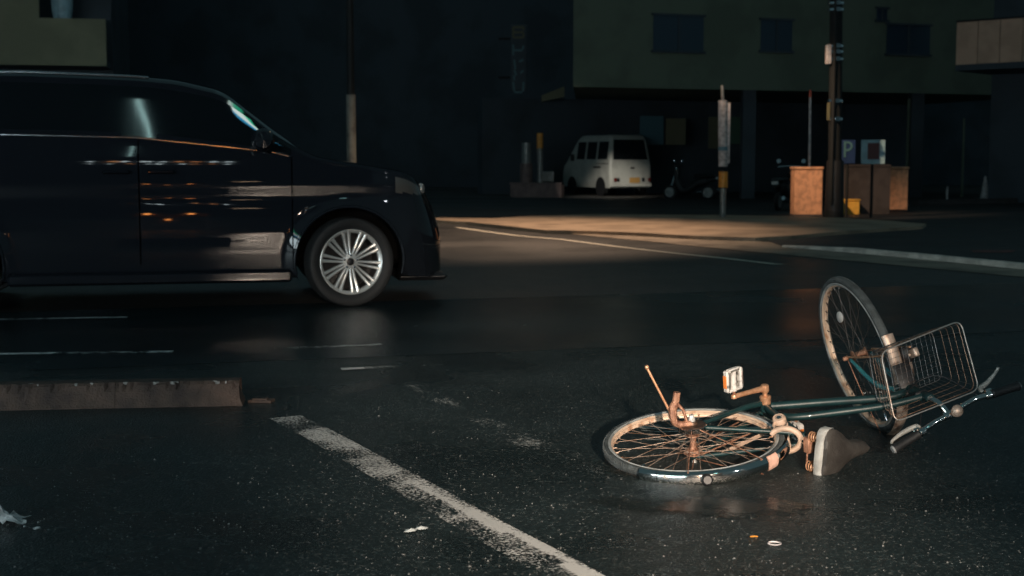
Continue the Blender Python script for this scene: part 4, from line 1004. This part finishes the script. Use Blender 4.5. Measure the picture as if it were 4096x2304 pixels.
# parking sign and white sign board
y_ = p.y + .9
def board(u0, u1, v0, v1, yy): a, b = D(u0, v1, yy), D(u1, v0, yy); return a, b
a, b = board(2115, 2153, 352, 412, y_)
t = thing('parking_sign', 'dark blue parking sign with a pale P', 'sign', ((a.x + b.x) / 2, y_, 0))
obj('board', MB().bbox((a.x, y_, a.z), (b.x, y_ + .03, b.z), .008), M['signblue'], t, world=True)
obj('post', MB().tube([((a.x + b.x) / 2, y_ + .05, 0), ((a.x + b.x) / 2, y_ + .05, b.z)], .03, 8), M['darkpole'], t, world=True)
lt = MB(); x0_ = a.x + .055; zc = a.z + .13; hh = .32; ss = .042
lt.prism([(x0_, y_ - .012, zc), (x0_ + ss, y_ - .012, zc), (x0_ + ss, y_ - .012, zc + hh), (x0_, y_ - .012, zc + hh)], (0, .01, 0))
for k in range(12):
    a0_, a1_ = R(-90 + 180 * k / 12), R(-90 + 180 * (k + 1) / 12); ro, ri = .098, .058; cx, cz = x0_ + ss + .035, zc + hh - .098
    lt.prism([(cx + ri * math.cos(a0_), y_ - .012, cz + ri * math.sin(a0_)), (cx + ro * math.cos(a0_), y_ - .012, cz + ro * math.sin(a0_)), (cx + ro * math.cos(a1_), y_ - .012, cz + ro * math.sin(a1_)), (cx + ri * math.cos(a1_), y_ - .012, cz + ri * math.sin(a1_))], (0, .01, 0))
for z_ in (zc + hh - .196, zc + hh - .040): lt.prism([(x0_ + ss, y_ - .012, z_), (x0_ + ss + .035, y_ - .012, z_), (x0_ + ss + .035, y_ - .012, z_ + .04), (x0_ + ss, y_ - .012, z_ + .04)], (0, .01, 0))
obj('letter', lt, M['glyph'], t, world=True, smooth=False)
a, b = board(2166, 2228, 352, 413, y_ - .2)
t = thing('notice_board', 'pale blue square notice with a maroon block in its middle, above the grey wall', 'sign', ((a.x + b.x) / 2, y_ - .2, 0))
obj('board', MB().bbox((a.x, y_ - .2, a.z), (b.x, y_ - .17, b.z), .008), M['signwhite'], t, world=True)
ww = b.x - a.x
obj('colour_block', MB().box((a.x + ww * .26, y_ - .212, a.z + ww * .2), (a.x + ww * .74, y_ - .202, a.z + ww * .88)), M['signred'], t, world=True, smooth=False)
obj('post', MB().tube([((a.x + b.x) / 2, y_ - .14, 0), ((a.x + b.x) / 2, y_ - .14, b.z)], .03, 8), M['darkpole'], t, world=True)
# low wall and posts left of the van
a, b = base_of(1284, 496), base_of(1412, 497)
single('low_wall', wall_box((a.x, a.y), (b.x, b.y), 0, .40, .35).prism([(a.x - .03, a.y - .03, .404), (b.x, b.y - .03, .404), (b.x, b.y - .03, .46), (a.x - .03, a.y - .03, .46)], (0, .4, 0)), M['pinkwall'], 'low pinkish concrete wall left of the white van', 'wall', smooth=False)
def small_post(u, vtop, vb, r, label, parts):
    p = base_of(u, vb); k = p.y / 3436; t = thing('post', label, 'post', p, 0, None)
    for nm, v0, v1, rr, m_ in parts: obj(nm, MB().tube([(0, 0, (404 - v1) * k + H), (0, 0, (404 - v0) * k + H)], rr, 12), M[m_], t)
small_post(1324, 360, 494, .1, 'stout brownish post on the low wall', (('foot', 410, 494.5, .20, 'pinkwall'), ('upper', 358, 410, .15, 'metal')))
small_post(1358, 335, 494, .1, 'orange topped post left of the white van', (('shaft', 372, 494.5, .09, 'metal'), ('reflector_band', 334, 372, .10, 'orangew')))
p = base_of(1372, 492); single('meter_box', MB().bbox((p.x - .28, p.y - .1, .45), (p.x + .28, p.y + .15, .80), .03).bbox((p.x - .05, p.y - .05, 0), (p.x + .05, p.y + .05, .45), .01), M['metal'], 'pale metal box on a short leg beside the white van', 'box')
# motor scooters
def scooter(p, rz, label, plate=True):
    t = thing('motor_scooter', label, 'motor scooter', p, rz, 'parked motor scooters')
    for x in (0, 1.22):
        w = obj('wheel', MB().lathe([(0, .03), (.06, .035), (.10, .02), (.15, .03), (.155, .04), (.155, -.04), (.15, -.03), (.10, -.02), (0, -.03)], (x, 0, .22), Y, 24), M['metal'], t)
        obj('tyre', MB().lathe([(.15, .04), (.18, .05), (.215, .035), (.22, 0), (.215, -.035), (.18, -.05), (.15, -.04)], (x, 0, .22), Y, 24), M['cartyre'], w)
    obj('body', MB().tube(bez([(-.25, 0, .62), (.05, 0, .56), (.35, 0, .48), (.62, 0, .30), (.85, 0, .30), (1.0, 0, .55), (.98, 0, .88)], 5), [.07] * 5 + [.13] * 10 + [.11] * 10 + [.09] * 6, 12), M['black'], t)
    obj('seat', MB().bbox((-.22, -.13, .66), (.45, .13, .76), .04), M['trim'], t)
    obj('handlebar', MB().tube([(.95, -.32, 1.0), (1.0, -.1, 1.02), (1.0, .1, 1.02), (.95, .32, 1.0)], .018, 8).tube([(1.2, 0, .25), (1.0, 0, .95)], .03, 8), M['carchrome'], t)
    obj('mirrors', MB().lathe([(0, .01), (.05, .01), (.055, -.01)], (.96, -.30, 1.14), (-1, 0, 0), 12).lathe([(0, .01), (.05, .01), (.055, -.01)], (.96, .30, 1.14), (-1, 0, 0), 12), M['carchrome'], t)
    obj('exhaust', MB().tube([(.45, -.16, .22), (.0, -.19, .26), (-.25, -.19, .30)], [.03, .05, .045], 10), M['carchrome'], t)
    obj('tail_lamp', MB().bbox((-.31, -.08, .60), (-.25, .08, .68), .01), M['clear'], t)
    if plate: obj('number_plate', MB().bbox((-.36, -.11, .36), (-.35, .11, .50), .003), M['plate'], t)
p = base_of(1786, 503); scooter((p.x - .05, p.y, 0), R(150), 'motor scooter with a yellow plate between the van and the banded pole')
p = base_of(1962, 531); scooter((p.x, p.y + .2, 0), R(62), 'motor scooter half hidden left of the orange gate pier', False)
# things in the dark car park at the right
p = base_of(2477, 503); t = thing('traffic_cone', 'grey looking traffic cone in the dark car park', 'cone', p)
obj('cone', MB().lathe([(.16, .03), (.13, .06), (.035, .66), (.02, .70), (0, .70)], (0, 0, 0), (0, 0, 1), 20), M['wrap'], t)
obj('base', MB().bbox((-.20, -.20, 0), (.20, .20, .035), .01), M['black'], t)
p = base_of(2382, 506); single('stake', MB().tube([(p.x, p.y, 0), (p.x, p.y, .38), (p.x + .02, p.y, .42)], [.035, .03, .012], 8).lathe([(.06, 0), (.06, .02), (.03, .03)], (p.x, p.y, 0), (0, 0, 1), 10), M['wrap'], 'short pale stake left of the traffic cone', 'stake')
a, b = base_of(2310, 518), base_of(2560, 512); single('wheel_stop', wall_box((a.x, a.y), (b.x, b.y), 0, .12, .22).prism([(a.x, a.y + .03, .124), (b.x, b.y + .03, .124), (b.x, b.y + .03, .15), (a.x, a.y + .03, .15)], (0, .16, 0)), M['greywall'], 'long low concrete ledge in the dark car park', 'ledge', smooth=False)
p = base_of(2328, 500); single('pipe', MB().tube([(p.x, p.y + 2, 0), (p.x, p.y + 2, 3.1)], .05, 8).tube([(p.x + 1.9, p.y + 2.4, 0), (p.x + 1.9, p.y + 2.4, 2.5)], .04, 8), M['wall_green'], 'pair of thin vertical pipes in the dark at the right', 'pipe')
a = G(2440, 632), G(2560, 632), G(2540, 638), G(2450, 638); sheet('red_paint', a, .014, mat('faded red paint', (.16, .04, .03), .6, var=.5, vscale=8))

# ------------------------------------------------------------------ near lot: kerb blocks and litter
k0 = G(611, 1021); k1 = G(289, 1027.5); d_ = (Vector((k1.x, k1.y, 0)) - Vector((k0.x, k0.y, 0))); ln_ = d_.length; ang = math.atan2(-d_.y, -d_.x)
def kerb_mesh(seed, slant):
    rnd = random.Random(seed); rows = []; n = 36
    for i in range(n + 1):
        x = -ln_ + .001 + (ln_ - .002) * i / n; e = max(0, (x + .05) / .05) if slant else 0
        j = lambda a: rnd.uniform(-a, a); ch = rnd.random() ** 3 * .012
        prof = [(.0, 0), (.006, .035), (.014, .075), (.020 + ch, .104 - ch), (.034 + ch, .115), (.10, .116), (.150, .113), (.162, .10), (.175, 0)]
        rows.append([Vector((x - (.045 * (z / .115) if slant and i == n else 0), y + j(.0012), max(0, z * (1 - .0 * e)) + j(.0012) * (z > .01))) for y, z in prof])
    mb = MB().grid(rows); m_ = len(rows[0]); mb.f.append(tuple(range(m_))); mb.f.append(tuple(reversed(range(n * m_, n * m_ + m_)))); return mb
def kerb_block(i, label, slant):
    base = Vector((k0.x, k0.y, 0)) + d_ * i
    t = thing('kerb_block', label, 'kerb block', base, ang, 'kerb blocks in a row')
    obj('block', kerb_mesh(3 + i, slant), M['block'], t, smooth=False)
    cb = MB(); rnd = random.Random(20 + i)
    for _ in range(12 if i == 0 else 6):
        x = -rnd.random() * (ln_ - .05) - (.055 if slant else .02); r = rnd.uniform(.003, .009); yy = rnd.uniform(.018, .05)
        q = [(x + r * rnd.uniform(.6, 1.8) * math.cos(a), yy + r * rnd.uniform(.5, 1) * math.sin(a), .1165 + rnd.uniform(-.001, .001)) for a in [k * PI / 3 for k in range(6)]]
        cb.prism(q, (0, 0, -.012))
    obj('broken_edge', cb, M['chip'], t, smooth=False)
kerb_block(0, 'brown stained concrete kerb block with the slanted end, rightmost of the row', True)
kerb_block(1, 'brown stained kerb block running out of the picture on the left', False)
p = G(650, 1013); single('broken_stone', MB().prism([(p.x - .05, p.y, 0), (p.x + .06, p.y - .01, 0), (p.x + .07, p.y + .05, 0), (p.x - .03, p.y + .06, 0)], (0, 0, .012)).prism([(p.x - .03, p.y + .01, .012), (p.x + .04, p.y + .005, .012), (p.x + .04, p.y + .04, .012)], (0, 0, .006)), M['block'], 'flat broken bit of concrete at the end of the kerb', 'rubble', smooth=False)
# crumpled plastic film
rnd = random.Random(5); o0 = G(18, 1318); rows = []
for i in range(15):
    row = []
    for k in range(11):
        u_, v_ = i / 14, k / 10
        x = -.12 + .165 * u_ + .02 * math.sin(v_ * 7); yv = -.03 + .09 * v_
        h = (.058 * math.exp(-((u_ - .42) ** 2) / .05) * math.sin(PI * min(1, .15 + v_)) + .02 * abs(math.sin(9 * u_ + 5 * v_)) + rnd.uniform(0, .012)) * (1 - .55 * max(0, u_ - .6) * 2.5)
        row.append(Vector((o0.x + x, o0.y + yv, max(.003, h))))
    rows.append(row)
single('plastic_film', MB().grid(rows), M['plastic'], 'crumpled torn plastic film on the asphalt at the left edge', 'litter', smooth=False)
p = G(92, 1328); single('plastic_strip', MB().grid([[Vector((p.x - .04 + .09 * i / 8, p.y - .004 * i + .006 * (k - 1), .004 + .004 * math.sin(i * 1.3 + k))) for k in range(3)] for i in range(9)]), M['plastic'], 'thin plastic strip trailing from the crumpled film', 'litter')
for (u, v, dx, dz, lab) in ((1033, 1337, .0, .2, 'small white paper scrap left of the other one, beside the worn line'), (1061, 1331, .0, -.2, 'small white paper scrap nearest the worn parking line')):
    p = G(u, v); w_ = .019
    q = [(-w_, -.018), (-.006, -.022), (w_ * .8, -.010), (w_ * 1.1, .012), (.0, .018), (-w_ * .9, .012)]
    rows = [[Vector((p.x + x * s, p.y + y * s, .004 + .006 * (1 - s) + .004 * x / w_ * dz)) for x, y in q + [q[0]]] for s in (1, .55, .05)]
    single('paper_scrap', MB().grid(rows), M['paper'], lab, 'litter', 'white paper scraps')
p = G(1948, 1370); single('ring', MB().tube([(p.x + .019 * math.cos(R(a)), p.y + .017 * math.sin(R(a)), .004) for a in range(0, 360, 15)], (.0022), 6, closed=True), M['wrap'], 'small pale plastic ring on the asphalt below the bicycle saddle', 'litter')
p = G(1897, 1354); single('leaf', MB().grid([[Vector((p.x + .012 * (i - 2) / 2, p.y + .008 * (k - 1) * (1 - abs(i - 2) / 2.6), .003 + .003 * abs(k - 1))) for k in range(3)] for i in range(5)]), M['orangew'], 'tiny orange leaf left of the plastic ring', 'leaf')
# loose pale grit on the asphalt, beyond counting
gb = MB(); rnd = random.Random(11)
for _ in range(1900):
    u = rnd.uniform(-60, 2640); v = 960 + 540 * rnd.random() ** .8; p = G(u, v); r = rnd.uniform(.0010, .0030) * (1.7 if rnd.random() < .06 else 1)
    q = [(p.x + r * rnd.uniform(.6, 1.4) * math.cos(a), p.y + r * rnd.uniform(.6, 1.4) * math.sin(a), .0) for a in (0, 1.3, 2.5, 3.8, 5.0)]
    b_ = len(gb.v); gb.v += [Vector(x) for x in q] + [Vector((p.x, p.y, r * .9))]; gb.f += [(b_ + i, b_ + (i + 1) % 5, b_ + 5) for i in range(5)]
struct('grit', gb, mat('pale grit', (.22, .22, .21), .35, col2=(.10, .10, .10), vscale=3, mix=(.42, .6)), kind='stuff')

# ------------------------------------------------------------------ across the street, behind the viewer: lit shop seen only as reflections and light
t = thing('corner_shop', 'lit corner shop across the street, seen only mirrored in the minivan', 'shop', (-9, -8.5, 0))
obj('walls', MB().box((-10.3, -7, 0), (5.6, -.02, .55)).box((-10.3, -7, 2.75), (5.6, -.02, 4.3)).box((-10.3, -7, .55), (-9.9, -.02, 2.75)).box((5.2, -7, .55), (5.6, -.02, 2.75)).box((-9.9, -7, .55), (5.2, -6.6, 2.75)), M['wrap'], t, smooth=False)
gs = glow('lit shop window', (.78, .94, 1), 13.0)
for k in range(7):
    x0 = -9.8 + k * 2.15
    obj('window', MB().bbox((x0, -.06, .60), (x0 + 2.0, -.02, 2.70), .01), gs, t, smooth=False)
for z0, z1, nm, c, s_ in ((3.1, 3.40, 'sign_band_blue', (.05, .45, .8), 3), (3.41, 3.72, 'sign_band_white', (1, 1, 1), 5), (3.73, 4.05, 'sign_band_green', (.05, .75, .42), 3)):
    obj(nm, MB().bbox((-5.8, .0, z0), (5.4, .06, z1), .01), glow(nm, c, s_), t, smooth=False)
t = thing('pole_sign', 'tall lit shop sign in green, white and blue bands, mirrored in the minivan window', 'sign', (9.7, -30, 0))
obj('pole', MB().tube([(0, 0, 0), (0, 0, 19.2)], [.3, .2], 12), M['metal'], t)
for z0, z1, nm, c, s_ in ((19.2, 19.85, 'blue_band', (.05, .45, .8), 9), (19.86, 20.7, 'white_band', (.85, 1, .97), 13), (20.71, 21.3, 'green_band', (.03, .7, .38), 11)):
    obj(nm, MB().bbox((-1.0, -.2, z0), (1.0, .2, z1), .03), glow(nm + ' lit', c, s_), t, smooth=False)
t = thing('mirror_tower', 'unseen dark tower added to carry the lamp rows mirrored in the minivan side', 'building', (12, -62, 0))  # tower put in so its lamps reflect in the car side
obj('wall', MB().box((-14, -10, 0), (16, -.0, 40)), M['wall_dark'], t, smooth=False)
cl, cw = glow('lit mirrored lamp', (.80, .97, 1), 26), glow('lit orange mirrored lamp', (1, .42, .16), 16)
rnd = random.Random(4)
for k in range(9):
    for z_, sz in ((15.6, .30), (13.9, .16)):
        x_ = -6.6 + k * 1.02 + rnd.uniform(-.25, .25); w_ = sz * rnd.uniform(.5, 1.3)
        obj('mirrored_lamp', MB().bbox((x_ - w_, .0, z_), (x_ + w_, .12, z_ + sz * rnd.uniform(1, 1.8)), .02), cl if (k * 3 + (sz < .2)) % 4 < 2 else (cw if rnd.random() < .6 else cl), t, smooth=False)
obj('pillar_glint_strip', MB().bbox((-4.60, .0, 21.5), (-4.49, .2, 31.5), .03), glow('pillar glint strip', (.6, .98, .95), 14), t, smooth=False)  # glowing strip added for the highlight on the car's centre pillar
t = thing('glint_barrier', 'unseen barrier added so that its orange lamps streak the minivan side', 'barrier', (.35, -6.4, 0))  # barrier put in to make the orange streaks on the doors
obj('rail', MB().bbox((-.75, -.03, .75), (.75, .03, .95), .01), M['orangew'], t, smooth=False)
for x_ in (-.65, .65): obj('leg', MB().tube([(x_, -.25, 0), (x_, 0, .95), (x_, .25, 0)], .02, 6), M['metal'], t)
gl = glow('lit orange lamp', (1, .34, .08), 40)
for x_ in (-.50, .35): obj('warning_lamp', MB().lathe([(0, .09), (.06, .07), (.075, 0), (.06, -.05), (0, -.05)], (x_, 0, 1.03), (0, 0, 1), 12), gl, t)
for x_ in (-.1,): obj('warning_lamp', MB().lathe([(0, .05), (.04, .04), (.05, 0), (.04, -.03), (0, -.03)], (x_, .05, .5), (0, 0, 1), 12), gl, t)
street_lamp((2.3, -4.0, 0), (1.1, -3.2, 2.05), (.38, 4.75, .10), 5600, (1, .82, .66), 21, 1.0, .10, 'unseen low floodlight added behind the viewer to light the bicycle', M['glow_warm'])  # pole and lamp added as the bicycle's key light
street_lamp((8.4, -4.4, 0), (7.4, -3.4, 3.9), (3.5, 3.0, 0), 40, (.86, .94, 1), 50, .8, .12, 'unseen white globe lamp added behind the viewer, to the right, for mudguard highlights', M['glow_cool'], True)  # globe added to give the chrome mudguard a highlight
